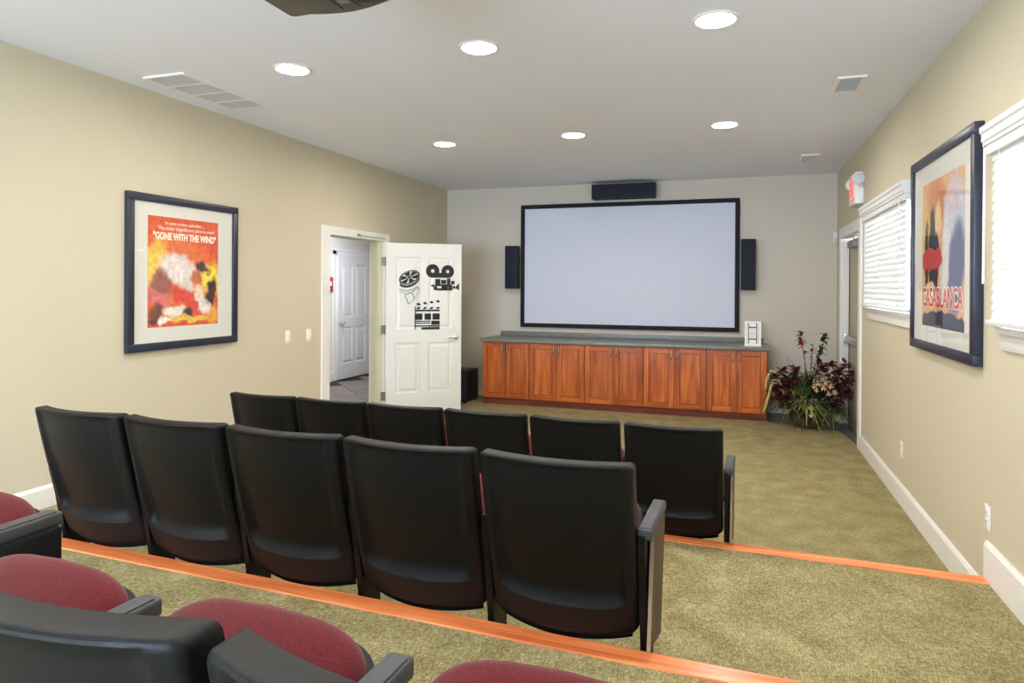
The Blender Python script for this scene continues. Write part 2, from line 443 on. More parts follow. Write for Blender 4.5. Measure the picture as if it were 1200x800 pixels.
# baseboards
def bboard(name, x, sgn, y0, y1, z0, h):
    bm = bmesh.new()
    prism(bm, [(x, z0), (x + sgn * .018, z0), (x + sgn * .018, z0 + h - .018), (x + sgn * .008, z0 + h), (x, z0 + h)], 'y', y0, y1)
    return struct(name, bm, M['white'])
bboard('baseboard_right', XR, -1, NOSE1, 7.04, 0, .144)
bboard('baseboard_right_middle', XR, -1, NOSE2, NOSE1, T1, .175)
bboard('baseboard_right_upper', XR, -1, YF, NOSE2, T2, .15)
bboard('baseboard_left', XL, 1, skew(XL, NOSE1), 5.72, 0, .14)
bboard('baseboard_left_middle', XL, 1, skew(XL, NOSE2), skew(XL, NOSE1), T1, .132)
bboard('baseboard_left_upper', XL, 1, YF, skew(XL, NOSE2), T2, .15)
bboard('baseboard_left_front', XL, 1, 7.07, YB, 0, .14)
bm = bmesh.new(); box(bm, XL, -3.2, YB - .016, YB, 0, .14); box(bm, .33, XR, YB - .016, YB, 0, .14); struct('baseboard_screen', bm, M['white'])

# ------------------------------------------------------------------ windows and blinds on the right wall
def window(n, a, b):
    r = sempty('window_%d' % n, (XR, (a + b) / 2, 0), -PI / 2)
    hw = (b - a) / 2
    bm = bmesh.new()
    y0, y1 = .06, .11
    for z in (WZ0, WZ1 - .05, (WZ0 + WZ1) / 2 - .02): box(bm, -hw, hw, y0, y1, z, z + .05)
    for x in (-hw, hw - .05): box(bm, x, x + .05, y0, y1, WZ0 + .05, WZ1 - .05)
    obj('window_frame', bm, M['white'], r)
    B('window_pane', M['glass'], r, -hw + .05, hw - .05, .082, .086, WZ0 + .05, WZ1 - .05)
    B('window_sill', M['white'], r, -hw - .02, hw + .02, -.035, .06, WZ0 - .03, WZ0, bev=.004)
    for x in (-hw, hw - .045): B('window_casing', M['white'], r, x, x + .045, -.02, 0, WZ0, WZ1)
    B('window_apron', M['white'], r, -hw, hw, -.018, 0, WZ0 - .10, WZ0 - .03, bev=.004)
    return r
for n, (a, b) in enumerate(WIN): window(n + 1, a, b)

def blind(label, a, b, near_wand):
    hw = (b - a) / 2
    r = thing('window_blind', label, 'blind', (XR, (a + b) / 2, 0), -PI / 2, 'white slatted blinds on the right wall')
    bm = bmesh.new()   # stepped valance
    prof = [(-.005, 2.162), (-.078, 2.162), (-.078, 2.178), (-.084, 2.182), (-.084, 2.214), (-.092, 2.222), (-.092, 2.246), (-.005, 2.246)]
    prism(bm, prof, 'x', -hw - .02, hw + .02)
    obj('valance', bm, M['blind'], r)
    B('headrail', M['blind'], r, -hw, hw, -.07, -.01, 2.12, 2.165)
    n = 17; z0, z1 = 1.412, 2.112
    bm = bmesh.new()
    c, s = math.cos(1.30), math.sin(1.30)
    prof = []
    for k in range(5):
        u = -.025 + .0125 * k; h = .0025 * (1 - (u / .025) ** 2)
        prof.append((u * c - h * s, u * s + h * c))
    for k in range(4, -1, -1):
        u = -.025 + .0125 * k; h = .0025 * (1 - (u / .025) ** 2) - .003
        prof.append((u * c - h * s, u * s + h * c))
    prism(bm, prof, 'x', -hw + .012, hw - (.05 if near_wand else .012))
    o = obj('slat', bm, M['blind'], r, loc=(0, -.045, z0))
    for k in range(1, n):
        d = o.copy(); COL.objects.link(d); d.parent = r; d.location = (0, -.045, z0 + (z1 - z0) * k / (n - 1))
    B('bottom_rail', M['blind'], r, -hw, hw, -.072, -.02, 1.368, 1.39, bev=.004)
    for x in (-hw + .16, 0, hw - .16):
        bm = bmesh.new(); box(bm, x - .0015, x + .0015, -.073, -.071, 1.39, 2.13); box(bm, x - .0015, x + .0015, -.019, -.017, 1.39, 2.13)
        obj('ladder_cord', bm, M['blind'], r)
    x = hw - .08 if near_wand else -hw + .03
    bm = bmesh.new(); tube(bm, [(x, -.085, 2.15), (x, -.087, 1.55 if not near_wand else 1.7)], .005)
    obj('tilt_wand', bm, M['blind'], r)
    bm = bmesh.new(); lathe(bm, [(.004, 0), (.011, .005), (.012, .03), (.005, .045)], 10, (hw - .03, -.088, 2.02)); obj('cord_tassel', bm, M['blind'], r, smooth=True)
    return r
blind('white slatted blind between the exit door and the framed poster with red lettering', *WIN[0], True)
blind('white slatted blind cut by the frame edge, nearer than the framed poster', *WIN[1], False)

# window added behind the camera for its sky light, never in view
r = sempty('window_3', (0, YF, 0))
bm = bmesh.new()
for x in (RW[0], RW[0] + 1.18, RW[1] - 1.23, RW[1] - .05): box(bm, x, x + .05, -.1, -.05, RW[2], RW[3])
box(bm, RW[0], RW[1], -.1, -.05, RW[2], RW[2] + .05); box(bm, RW[0], RW[1], -.1, -.05, RW[3] - .05, RW[3])
obj('window_frame', bm, M['white'], r)
B('window_pane', M['glass'], r, RW[0] + .05, RW[1] - .05, -.08, -.076, RW[2] + .05, RW[3] - .05)

# ------------------------------------------------------------------ left doorway, open door, hall
r = sempty('trim_3', (0, 0, 0))
bm = bmesh.new()
for s, x in ((1, XL), (-1, XL - WT)):
    for a, b in ((DL[0] - .115, DL[0] + .012), (DL[1] - .012, DL[1] + .105)):
        box(bm, *sorted((x, x + s * .018)), a, b, 0, DL[3] + .075)
    box(bm, *sorted((x, x + s * .018)), DL[0] + .012, DL[1] - .012, DL[3] - .012, DL[3] + .075)
obj('casing', bm, M['white'], r)
bm = bmesh.new()
box(bm, XL - WT, XL, DL[0], DL[0] + .012, 0, DL[3]); box(bm, XL - WT, XL, DL[1] - .012, DL[1], 0, DL[3]); box(bm, XL - WT, XL, DL[0], DL[1], DL[3] - .012, DL[3])
box(bm, XL - .09, XL - .05, DL[0] + .012, DL[0] + .024, 0, DL[3]); box(bm, XL - .09, XL - .05, DL[1] - .024, DL[1] - .012, 0, DL[3] - .012)
obj('door_jamb', bm, M['jamb'], r)
bm = bmesh.new(); box(bm, XL + .018, XL + .032, 6.36, 6.41, DL[3] + .012, DL[3] + .03); box(bm, XL + .02, XL + .026, 6.40, 6.95, DL[3] + .014, DL[3] + .02)
obj('door_closer_arm', bm, M['hinge'], r)

def four_panel_door(name, width, loc, rotz):
    """leaf in local x from the hinge, faces -y; four moulded panels as pieces of their own"""
    r = sempty(name, loc, rotz)
    t, H = .04, 2.02
    st, mid = .115, .10
    pw = (width - 2 * st - mid) / 2
    rows = [(.24, .84), (1.0, 1.86)]
    bm = bmesh.new()
    zs = [0, .24, .84, 1.0, 1.86, H]
    for z0, z1 in ((0, .24), (.84, 1.0), (1.86, H)): box(bm, 0, width, 0, t, z0, z1)
    for z0, z1 in rows:
        for x0, x1 in ((0, st), (st + pw, st + pw + mid), (width - st, width)): box(bm, x0, x1, 0, t, z0, z1)
    obj('leaf', bm, M['doorw'], r)
    for z0, z1 in rows:
        for x0 in (st, st + pw + mid):
            x1 = x0 + pw
            bm = bmesh.new()
            box(bm, x0, x1, .012, t - .012, z0, z1)
            g = .03; q = .055
            for ya, yb in ((.012, .001), (t - .012, t - .001)):
                A = [bm.verts.new(p) for p in ((x0 + g, ya, z0 + g), (x1 - g, ya, z0 + g), (x1 - g, ya, z1 - g), (x0 + g, ya, z1 - g))]
                Cc = [bm.verts.new(p) for p in ((x0 + q, yb, z0 + q), (x1 - q, yb, z0 + q), (x1 - q, yb, z1 - q), (x0 + q, yb, z1 - q))]
                bm.faces.new(Cc)
                for i in range(4): bm.faces.new([A[i], A[(i + 1) % 4], Cc[(i + 1) % 4], Cc[i]])
            # sloping sticking around the opening
            for ya, yb in ((0, .012), (t, t - .012)):
                o4 = [(x0, z0), (x1, z0), (x1, z1), (x0, z1)]; i4 = [(x0 + .016, z0 + .016), (x1 - .016, z0 + .016), (x1 - .016, z1 - .016), (x0 + .016, z1 - .016)]
                A = [bm.verts.new((x, ya, z)) for x, z in o4]; Cc = [bm.verts.new((x, yb, z)) for x, z in i4]
                for i in range(4): bm.faces.new([A[i], A[(i + 1) % 4], Cc[(i + 1) % 4], Cc[i]])
            obj('panel', bm, M['doorw'], r)
    return r
ANG = .6554
door = four_panel_door('door_1', .915, (XL + .03, 6.962, .015), ANG)
def lever(parent, x, z, sgn=-1):
    bm = bmesh.new(); lathe(bm, [(.032, 0), (.032, .008), (.02, .014), (.012, .02), (.012, .05), (.006, .055)], 20, (x, 0, z), axis='y')
    tube(bm, [(x, -.048, z), (x - .04, -.05, z), (x - .115, -.044, z - .004)], .010, 8)
    return obj('handle', bm, M['chrome'], parent, smooth=True)
lever(door, .85, .90)
for z in (.22, 1.0, 1.80):
    bm = bmesh.new(); box(bm, -.052, -.004, -.006, .0, z - .05, z + .05); lathe(bm, [(.008, -.055), (.008, .055)], 10, (-.006, -.01, z))
    obj('hinge', bm, M['hinge'], door)
# decals: flat vinyl cut-outs on the door face (thin)
def ring(bm, cx, cz, rx, rz, hole, y, n=40, ang=0, a0=0, a1=2 * PI, th=.0008):
    ca, sa = math.cos(ang), math.sin(ang)
    def P(r, t): 
        u, v = rx * r * math.cos(t), rz * r * math.sin(t)
        return (cx + u * ca - v * sa, cz + u * sa + v * ca)
    full = abs(a1 - a0 - 2 * PI) < 1e-6
    ts = [a0 + (a1 - a0) * i / n for i in range(n + 1)]
    for i in range(n):
        q = [P(hole, ts[i]), P(1, ts[i]), P(1, ts[i + 1]), P(hole, ts[i + 1])]
        bm.faces.new([bm.verts.new((x, y, z)) for x, z in q])
def poly(bm, pts, y): bm.faces.new([bm.verts.new((x, y, z)) for x, z in pts])
def rect(bm, x0, x1, z0, z1, y): poly(bm, [(x0, z0), (x1, z0), (x1, z1), (x0, z1)], y)
YD = -.0035
def solid(bm, th=.0025):
    """give the flat vinyl its thickness"""
    g = bmesh.ops.extrude_face_region(bm, geom=list(bm.faces))
    bmesh.ops.translate(bm, verts=[v for v in g['geom'] if isinstance(v, bmesh.types.BMVert)], vec=(0, th, 0))
# placement helper: photo-scale units on the door (0..1 of the decal zone)
def DX(p): return .014 + (p - 450) * .0103      # horizontal along the leaf
def DZ(p): return (475.6 - p) * .01062
# film reel
bm = bmesh.new(); cx, cz, an = DX(475.6), DZ(323.5), .40
ring(bm, cx, cz, .128, .078, .86, YD, ang=an)
for k in range(6):
    a = k * PI / 3 + .2; ring(bm, cx, cz, .108, .064, .24, YD, n=8, ang=an, a0=a, a1=a + .78)
ring(bm, cx, cz, .02, .013, 0.02, YD, ang=an, n=16)
pts = []
for k in range(13):
    t = PI * 1.03 + k * (PI * .98) / 12
    pts.append((cx + .128 * math.cos(t) * math.cos(an) - .078 * math.sin(t) * math.sin(an), cz + .128 * math.cos(t) * math.sin(an) + .078 * math.sin(t) * math.cos(an)))
for (a, c), (b, d) in zip(pts, pts[1:]): poly(bm, [(a, c - .008), (b, d - .008), (b, d - .035), (a, c - .035)], YD)
solid(bm); o = obj('reel_decal', bm, M['decal'], door); tag(o, 'black film reel vinyl decal')
bm = bmesh.new()   # unspooling strip
st = [(DX(464), DZ(336)), (DX(471), DZ(338.5)), (DX(479), DZ(336.5)), (DX(485), DZ(333))]
st2 = [(DX(470), DZ(345)), (DX(474), DZ(353)), (DX(481), DZ(347)), (DX(486), DZ(337))]
def band(bm, pts, wd):
    for (a, c), (b, d) in zip(pts, pts[1:]): poly(bm, [(a, c), (b, d), (b, d - wd), (a, c - wd)], YD)
band(bm, st, .012); band(bm, [(x, z - .03) for x, z in st], .008)
band(bm, [(DX(470), DZ(343.5)), (DX(478), DZ(340)), (DX(485), DZ(333.5))], .011)
band(bm, [(DX(474), DZ(353)), (DX(481), DZ(348)), (DX(487), DZ(338))], .011)
for a, b in (((470, 343.5), (474, 353)), ((478, 340), (481, 348)), ((485, 333.5), (487, 338))):
    poly(bm, [(DX(a[0]), DZ(a[1])), (DX(a[0]) + .014, DZ(a[1])), (DX(b[0]) + .014, DZ(b[1])), (DX(b[0]), DZ(b[1]))], YD)
solid(bm); obj('film_strip_decal', bm, M['decalg'], door)
# movie camera
bm = bmesh.new()
for px, pz, rr in ((502.8, 316, .082), (520.8, 316.5, .078)):
    ring(bm, DX(px), DZ(pz), rr, rr, .27, YD)
poly(bm, [(DX(502), DZ(323.6)), (DX(522), DZ(323.6)), (DX(516), DZ(318)), (DX(508), DZ(318))], YD - .0004)
for x0, x1, z0, z1 in ((506, 512, 325, 331), (513, 519, 326, 330.5), (520, 524, 324.5, 331), (525, 529, 327, 331), (506, 524, 331, 333), (504, 508, 333, 337.5), (513.5, 521, 333, 337.5), (521.5, 526.5, 331.5, 338), (507, 521, 335.5, 338), (527, 530, 333, 336)):
    rect(bm, DX(x0), DX(x1), DZ(z1), DZ(z0), YD)
poly(bm, [(DX(530.5), DZ(333.5)), (DX(534.5), DZ(329.5)), (DX(534.5), DZ(337.5)), (DX(530.5), DZ(335.5))], YD)
poly(bm, [(DX(501), DZ(332)), (DX(505), DZ(331)), (DX(505), DZ(334)), (DX(501), DZ(333.5))], YD)
solid(bm); o = obj('camera_decal', bm, M['decal'], door); tag(o, 'black movie camera vinyl decal')
# clapperboard
bm = bmesh.new()
rect(bm, DX(482.5), DX(511.5), DZ(361.5), DZ(359.6), YD)
for x0, x1, z0, z1 in ((482.5, 491, 364, 371), (493.5, 501, 364, 371), (503, 511.5, 364, 371), (482.5, 500, 372.2, 373.2), (501.5, 511.5, 372.2, 376.5), (482.5, 500, 374.2, 375.2), (482.5, 511.5, 377.3, 378.6), (490, 511.5, 379.4, 382)):
    rect(bm, DX(x0), DX(x1), DZ(z1), DZ(z0), YD)
for k in range(4):
    x = 484 + k * 7.6
    poly(bm, [(DX(x), DZ(359)), (DX(x + 3.4), DZ(359)), (DX(x + 5), DZ(356.6)), (DX(x + 1.6), DZ(356.6))], YD)
    z = 355 - k * 1.1
    poly(bm, [(DX(x + 1.6), DZ(z)), (DX(x + 5), DZ(z - .5)), (DX(x + 3.4), DZ(z - 3)), (DX(x), DZ(z - 2.5))], YD)
rect(bm, DX(482), DX(483), DZ(382), DZ(356), YD)
solid(bm); o = obj('clapperboard_decal', bm, M['decal'], door); tag(o, 'black clapperboard vinyl decal')

# hall beyond
HX = -6.15
bm = bmesh.new(); box(bm, HX - .1, HX, 4.5, 12, -.1, 2.62); struct('wall_hall', bm, M['hallw'])
bm = bmesh.new(); box(bm, HX, XL - WT, 12, 12.1, -.1, 2.62); struct('wall_hall_end', bm, M['wall'])
bm = bmesh.new(); box(bm, HX, XL - WT, 4.4, 4.5, -.1, 2.62); struct('wall_hall_rear', bm, M['wall'])
bm = bmesh.new(); box(bm, XL - WT, XL, YB, 12, -.1, 2.62); struct('wall_hall_side', bm, M['wall'])
bm = bmesh.new(); box(bm, HX - .1, XL - WT, 4.4, 12.1, 2.62, 2.7); struct('ceiling_hall', bm, M['ceil'])
hf = bmesh.new(); box(hf, HX, XL, 4.5, 12, -.1, -.012); hf = struct('floor_hall', hf, M['slot'])
tiles = []
bm = bmesh.new(); box(bm, -.222, .222, -.222, .222, -.014, 0, bev=.003); t0 = obj('tile', bm, M['hallt'][0], hf); first = True
td = [t0.data]
for k in (1, 2):
    d = t0.data.copy(); d.materials.clear(); d.materials.append(M['hallt'][k]); td.append(d)
for i in range(-12, 13):
    for j in range(-12, 13):
        u, v = i * .45, j * .45
        x, y = -5.1 + (u - v) * .7071, 9.2 + (u + v) * .7071
        if HX + .32 < x < XL - WT - .1 and 7.0 < y < 11.6:
            if first: o = t0; first = False
            else:
                o = t0.copy(); COL.objects.link(o); o.parent = hf
            o.data = td[random.randrange(3)]
            o.location = (x, y, 0); o.rotation_euler = (0, 0, PI / 4)
bboard('baseboard_hall', HX, 1, 4.5, 9.22, 0, .14)
hd = four_panel_door('door_2', .95, (HX + .045, 9.31, .012), PI / 2)
bm = bmesh.new(); lathe(bm, [(.03, 0), (.03, .008), (.012, .014), (.012, .035), (.028, .045), (.03, .058), (.02, .07)], 20, (.07, 0, .90), axis='y'); obj('knob', bm, M['chrome'], hd, smooth=True)
r = sempty('trim_4', (0, 0, 0))
bm = bmesh.new()
for a, b in ((9.222, 9.305), (10.265, 10.35)): box(bm, HX, HX + .02, a, b, 0, 2.12)
box(bm, HX, HX + .02, 9.222, 10.35, 2.035, 2.12); box(bm, HX, HX + .035, 9.205, 10.37, 2.09, 2.13)
obj('casing', bm, M['white'], r)
s = thing('wall_sign', 'small red plaque on the hall wall beyond the open door', 'sign', (HX, 9.14, 1.545), PI / 2)
B('plate', M['redsign'], s, -.07, .07, -.02, 0, -.12, .12, bev=.003)
B('pictogram', M['inkw'], s, -.03, .03, -.022, -.02, -.02, .05)
hl = thing('ceiling_light', 'bright round light on the hall ceiling beyond the open door', 'light', (-5.1, 8.4, 2.62))
bm = bmesh.new(); lathe(bm, [(.17, 0), (.17, -.03), (.16, -.035)], 32); obj('trim_ring', bm, M['white'], hl, smooth=True)
bm = bmesh.new(); lathe(bm, [(.155, -.03), (.14, -.05), (.05, -.06)], 32); obj('lens', bm, M['halll'], hl, smooth='all')

# ------------------------------------------------------------------ exit doorway on the right wall
r = sempty('trim_5', (0, 0, 0))
bm = bmesh.new()
for a, b in ((DR[0] - .10, DR[0] + .01), (DR[1] - .01, DR[1] + .10)): box(bm, XR - .02, XR, a, b, 0, DR[3] + .10)
box(bm, XR - .02, XR, DR[0] + .01, DR[1] - .01, DR[3] - .01, DR[3] + .10)
obj('casing', bm, M['white'], r)
bm = bmesh.new()
box(bm, XR, XR + WT, DR[1] - .015, DR[1], 0, DR[3]); box(bm, XR, XR + WT, DR[0], DR[0] + .015, 0, DR[3]); box(bm, XR, XR + WT, DR[0], DR[1], DR[3] - .015, DR[3])
obj('door_jamb', bm, M['white'], r)
ed = sempty('door_3', (XR + .075, (DR[0] + DR[1]) / 2, .01), -PI / 2)
hw = (DR[1] - DR[0]) / 2 - .018
B('leaf', M['tandoor'], ed, -hw, hw, 0, .045, 0, 2.06, bev=.003)
B('edge_gap_strip', M['slot'], ed, -hw - .006, -hw + .012, -.006, .03, 0, 2.06)  # dark strip coloured as the shade in the gap beside the leaf
B('threshold', M['hinge'], ed, -hw, hw, -.07, .05, -.01, .005)
bm = bmesh.new(); box(bm, -hw + .04, hw - .04, -.065, -.02, .93, 1.0, bev=.006); box(bm, -hw + .02, -hw + .10, -.07, .0, .91, 1.02, bev=.006); box(bm, hw - .10, hw - .02, -.07, .0, .91, 1.02, bev=.006)
obj('panic_bar', bm, M['chrome'], ed, smooth=True)
bm = bmesh.new(); box(bm, -.28, .12, -.07, 0, 1.95, 2.02, bev=.006); tube(bm, [(.05, -.05, 2.03), (.28, -.09, 2.05), (.05, -.02, 2.062)], .008)
obj('door_closer', bm, M['hinge'], ed)
bm = bmesh.new(); box(bm, XR + WT, XR + 8, -6, 14, -.3, -.2); struct('ground', bm, M['bright'])
# slate landing inside the exit door
bm = bmesh.new(); prism(bm, [(.325, 8.74), (.325, 8.19), (.66, 8.17), (.86, 8.12), (1.03, 7.92), (1.10, 7.40), (1.10, 7.16), (XR + WT, 7.16), (XR + WT, 8.36), (1.10, 8.36), (1.10, 8.74)], 'z', .0, .008)
struct('floor_landing', bm, M['slate'])

# ------------------------------------------------------------------ exit sign, sensor, plates
s = thing('exit_sign', 'white exit sign with lamp heads and red glowing face above exit door', 'sign', (XR, 7.18, 2.33), -PI / 2)
B('body', M['exitw'], s, -.17, .17, -.075, 0, .0, .15, bev=.006)
B('sign_box', M['exitw'], s, -.165, .165, -.07, 0, .15, .30, bev=.006)
fc = B('sign_face', M['exitw'], s, -.155, .155, -.077, -.07, .03, .28, bev=.002)
text_mesh('lettering', 'EXIT', .15, M['exitr'], s, (0, -.0785, .08), width=.26, height=.15, bold=.004)
for z in (.04, .262): B('red_border', M['exitr'], s, -.152, .152, -.0782, -.077, z, z + .01)
for x, sg in ((.215, 1), (-.215, -1)):
    bm = bmesh.new()
    lathe(bm, [(.04, -.035), (.054, -.02), (.057, .02), (.052, .03)], 24, (x, -.05, .225), axis='x' if sg > 0 else 'x')
    tube(bm, [(x - sg * .05, -.04, .16), (x, -.04, .18)], .012)
    h = obj('lamp_head', bm, M['exitw'], s, smooth=True)
    bm = bmesh.new(); lathe(bm, [(.05, 0), (.045, sg * .006), (.01, sg * .012)], 20, (x + sg * .03, -.05, .225), axis='x'); obj('lens', bm, M['lens'], h, smooth=True)
s = thing('motion_sensor', 'small white wall sensor in the corner beside the exit door', 'sensor', (1.083, YB, 2.13))
B('case', M['exitw'], s, -.022, .022, -.05, 0, -.06, .06, bev=.008)
B('window', M['lens'], s, -.012, .012, -.053, -.05, -.045, .0)
def switch(label, y, z, dim):
    s = thing('light_switch', label, 'switch', (XL, y, z), PI / 2, 'light switches by the doorway')
    B('plate', M['almond'], s, -.036, .036, -.006, 0, -.058, .058, bev=.003)
    bm = bmesh.new(); prism(bm, [(-.006, -.034), (-.012, -.034), (-.008, .034), (-.006, .034)], 'x', -.016, .016); obj('rocker', bm, M['white'], s)
    if dim: B('slider', M['almond'], s, .019, .026, -.014, -.006, -.02, .0)
switch('white light switch nearer the framed orange poster', 5.202, 1.05, False)
switch('white light switch nearer the doorway casing', 5.52, 1.05, True)
def outlet(label, y, z):
    s = thing('wall_outlet', label, 'outlet', (XR, y, z), -PI / 2, 'white outlets low on the right wall')
    B('plate', M['almond'], s, -.036, .036, -.006, 0, -.058, .058, bev=.003)
    for dz in (-.021, .021):
        f = B('socket', M['white'], s, -.017, .017, -.009, -.006, dz - .015, dz + .015, bev=.002)
        bm = bmesh.new(); box(bm, -.008, -.005, -.0095, -.009, dz - .004, dz + .006); box(bm, .005, .008, -.0095, -.009, dz - .004, dz + .006); obj('slots', bm, M['slot'], f)
outlet('white wall outlet below the framed poster, farther of two', 5.39, .388)
outlet('white wall outlet just above the step in the baseboard, nearer of two', 3.66, .465)

# ------------------------------------------------------------------ ceiling: lights, vents, projector
names = ['far left', 'far middle', 'far right', 'near left', 'near middle', 'near right']
labs = {(0, 0): 'round recessed downlight beside the long ceiling grille', (1, 0): 'round recessed downlight nearest to the dark projector',
        (2, 0): 'round recessed downlight nearest the camera at the top of the photo', (0, 1): 'round recessed downlight nearest the doorway and left wall, by the screen wall',
        (1, 1): 'round recessed downlight in front of the speaker above the screen', (2, 1): 'round recessed downlight nearest the two small square vents'}
def can(x, y, label):
    s = thing('recessed_light', label, 'light', (x, y, ZC), 0, 'recessed ceiling downlights')
    bm = bmesh.new()
    lathe(bm, [(.118, 0), (.118, -.004), (.104, -.008), (.098, -.006), (.098, 0)], 40); obj('trim_ring', bm, M['white'], s, smooth=True)
    bm = bmesh.new(); lathe(bm, [(.098, -.0025), (.05, -.004)], 40); obj('lens', bm, M['lamp'], s, smooth=True)
for i, x in enumerate(CX):
    for j, y in enumerate(CY): can(x, y, labs[(i, j)])
for x, k in zip(CX, ('left', 'middle', 'right')): can(x, 1.26, 'round recessed downlight above the nearest seats, on the %s' % k)

def vent(label, x0, x1, y0, y1, n, div, along='x', group='ceiling air vents'):
    cx, cy = (x0 + x1) / 2, (y0 + y1) / 2; hx, hy = (x1 - x0) / 2, (y1 - y0) / 2
    s = thing('ceiling_vent', label, 'vent', (cx, cy, ZC), 0, group)
    f = .022
    bm = bmesh.new()
    for a in ((-hx, hx, -hy, -hy + f), (-hx, hx, hy - f, hy), (-hx, -hx + f, -hy + f, hy - f), (hx - f, hx, -hy + f, hy - f)): box(bm, *a, -.012, 0)
    obj('frame', bm, M['white'], s)
    B('backing', M['ventd'], s, -hx + f, hx - f, -hy + f, hy - f, -.002, 0)
    for k in range(1, div):
        y = -hy + 2 * hy * k / div; B('divider', M['white'], s, -hx + f, hx - f, y - .009, y + .009, -.012, -.002)
    bm = bmesh.new(); box(bm, -hx + f, hx - f, -.0035, .0035, -.010, -.003)
    o = obj('slat', bm, M['ventg'], s)
    ys = [-hy + f + (2 * hy - 2 * f) * (k + .5) / n for k in range(n)]
    o.location = (0, ys[0], 0)
    for y in ys[1:]:
        d = o.copy(); COL.objects.link(d); d.parent = s; d.location = (0, y, 0)
vent('long white four-section return air grille near the left wall', -3.74, -3.40, 3.41, 4.24, 56, 4)
vent('small square white ceiling vent nearer the camera, by the right wall', .60, .775, 4.79, 5.15, 9, 1)
vent('small square white ceiling vent farther off, near the screen wall', .605, .785, 7.46, 7.87, 9, 1)

p = thing('projector', 'dark ceiling projector cut off by the top edge of the photo', 'projector', (-1.41, 2.0, 2.56))
bm = bmesh.new()
pts = [(-.235, -.20), (.235, -.20), (.235, .13), (.20, .165)] + [(.20 - .40 * k / 8, .165 + .045 * math.sin(PI * k / 8)) for k in range(1, 8)] + [(-.215, .185), (-.235, .17)]
prism(bm, pts, 'z', 0, .13, bev=.008); obj('body', bm, M['proj'], p, smooth=True)
bm = bmesh.new(); box(bm, .0, .006, -.19, .17, -.002, .001); box(bm, .075, .079, -.19, .17, -.002, .001); obj('underside_groove', bm, M['projd'], p)
bm = bmesh.new()
for k in range(7): box(bm, .09 + k * .018, .10 + k * .018, -.1, .14, -.002, .001)
obj('vent_slots', bm, M['projd'], p)
B('label_plate', M['hinge'], p, .02, .06, .10, .13, -.0015, .0, bev=0)
bm = bmesh.new(); lathe(bm, [(.02, .12), (.02, .337)], 16); lathe(bm, [(.07, .325), (.07, .337)], 24); obj('ceiling_mount', bm, M['projd'], p)
bm = bmesh.new(); lathe(bm, [(.05, 0), (.05, .03), (.04, .034)], 24, (0, .205, .065), axis='y')
for v in bm.verts: v.co.y = .41 - v.co.y
obj('lens_barrel', bm, M['projd'], p, smooth=True)

# ------------------------------------------------------------------ posters
def poster(label, wall, yc, z0, z1, width, pr, art, depth):
    """pr = print rectangle (x0, x1, z0, z1) from the frame centre line and the floor"""
    x, rz = (XL, PI / 2) if wall == 'left' else (XR, -PI / 2)
    s = thing('framed_poster', label, 'poster', (x, yc, z0), rz)
    hw, H, f = width / 2, z1 - z0, .055
    bm = bmesh.new()
    for a in ((-hw, hw, 0, f), (-hw, hw, H - f, H), (-hw, -hw + f, f, H - f), (hw - f, hw, f, H - f)): box(bm, a[0], a[1], -depth, 0, a[2], a[3], bev=.004)
    obj('frame', bm, M['frame'], s, smooth=True)
    B('mat_board', M['matb'], s, -hw + f, hw - f, -depth + .016, -depth + .020, f, H - f)
    x0, x1, a, b = pr; pc = ((x0 + x1) / 2, -depth + .0145, (a + b) / 2 - z0)
    B('print', art, s, x0 - pc[0], x1 - pc[0], 0, .0015, a - z0 - pc[2], b - z0 - pc[2], loc=pc)
    B('glass', M['pglass'], s, -hw + f, hw - f, -depth + .008, -depth + .010, f, H - f)
    return s, pc
art1 = art_mat('orange_print', (222, 92, 56), [
    (-.10, -.02, .34, .30, .3, .1, (232, 124, 70)), (-.28, .06, .10, .16, .4, .1, (248, 204, 92)), (.26, -.05, .10, .12, 0, .15, (246, 222, 84)),
    (-.16, -.04, .20, .09, -.9, .4, (176, 124, 108)), (-.06, .03, .17, .10, .4, .4, (232, 220, 214)), (.04, -.08, .05, .16, .3, .4, (228, 214, 206)), (-.22, -.10, .10, .08, -.6, .4, (160, 104, 92)),
    (.17, .05, .08, .04, .5, .4, (82, 56, 56)), (.12, -.03, .06, .05, 0, .4, (196, 110, 76)), (.26, -.15, .045, .12, .2, .4, (70, 44, 52)),
    (-.24, -.19, .14, .05, .5, .4, (224, 120, 120)), (.02, -.20, .20, .06, .5, .4, (220, 82, 66)), (.14, -.17, .05, .08, -.5, .4, (240, 214, 190)), (.19, -.25, .05, .07, -.5, .4, (236, 222, 210)),
    (-.26, -.30, .06, .07, 0, .3, (120, 74, 62)), (-.10, -.29, .10, .04, 0, .3, (236, 228, 212)), (.02, -.30, .05, .035, 0, .3, (70, 58, 56)), (.06, -.35, .22, .025, 0, .3, (244, 196, 84)), (.28, -.33, .05, .07, 0, .3, (238, 168, 70)), (-.19, -.36, .06, .03, 0, .3, (240, 236, 226)), (-.30, -.36, .04, .03, 0, .3, (90, 60, 52))], warp=.07, noise_amt=.22)
s, pc = poster('framed orange and red poster with pale mat on the left wall', 'left', 3.985, 1.058, 2.164, 1.055, (3.632 - 3.985, 4.30 - 3.985, 1.221, 2.016), art1, .035)
tx = pc[0]; ty = pc[1] - .0008
text_mesh('tagline', 'In new screen splendor...', .03, M['inkw'], s, (tx, ty, 1.955 - 1.058), width=.36, height=.030)
text_mesh('tagline', 'The most magnificent picture ever!', .03, M['inkw'], s, (tx + .02, ty, 1.915 - 1.058), width=.54, height=.034)
text_mesh('title_lettering', '"GONE WITH THE WIND"', .05, M['inkw'], s, (tx + .01, ty, 1.850 - 1.058), width=.60, height=.056, bold=.0022)

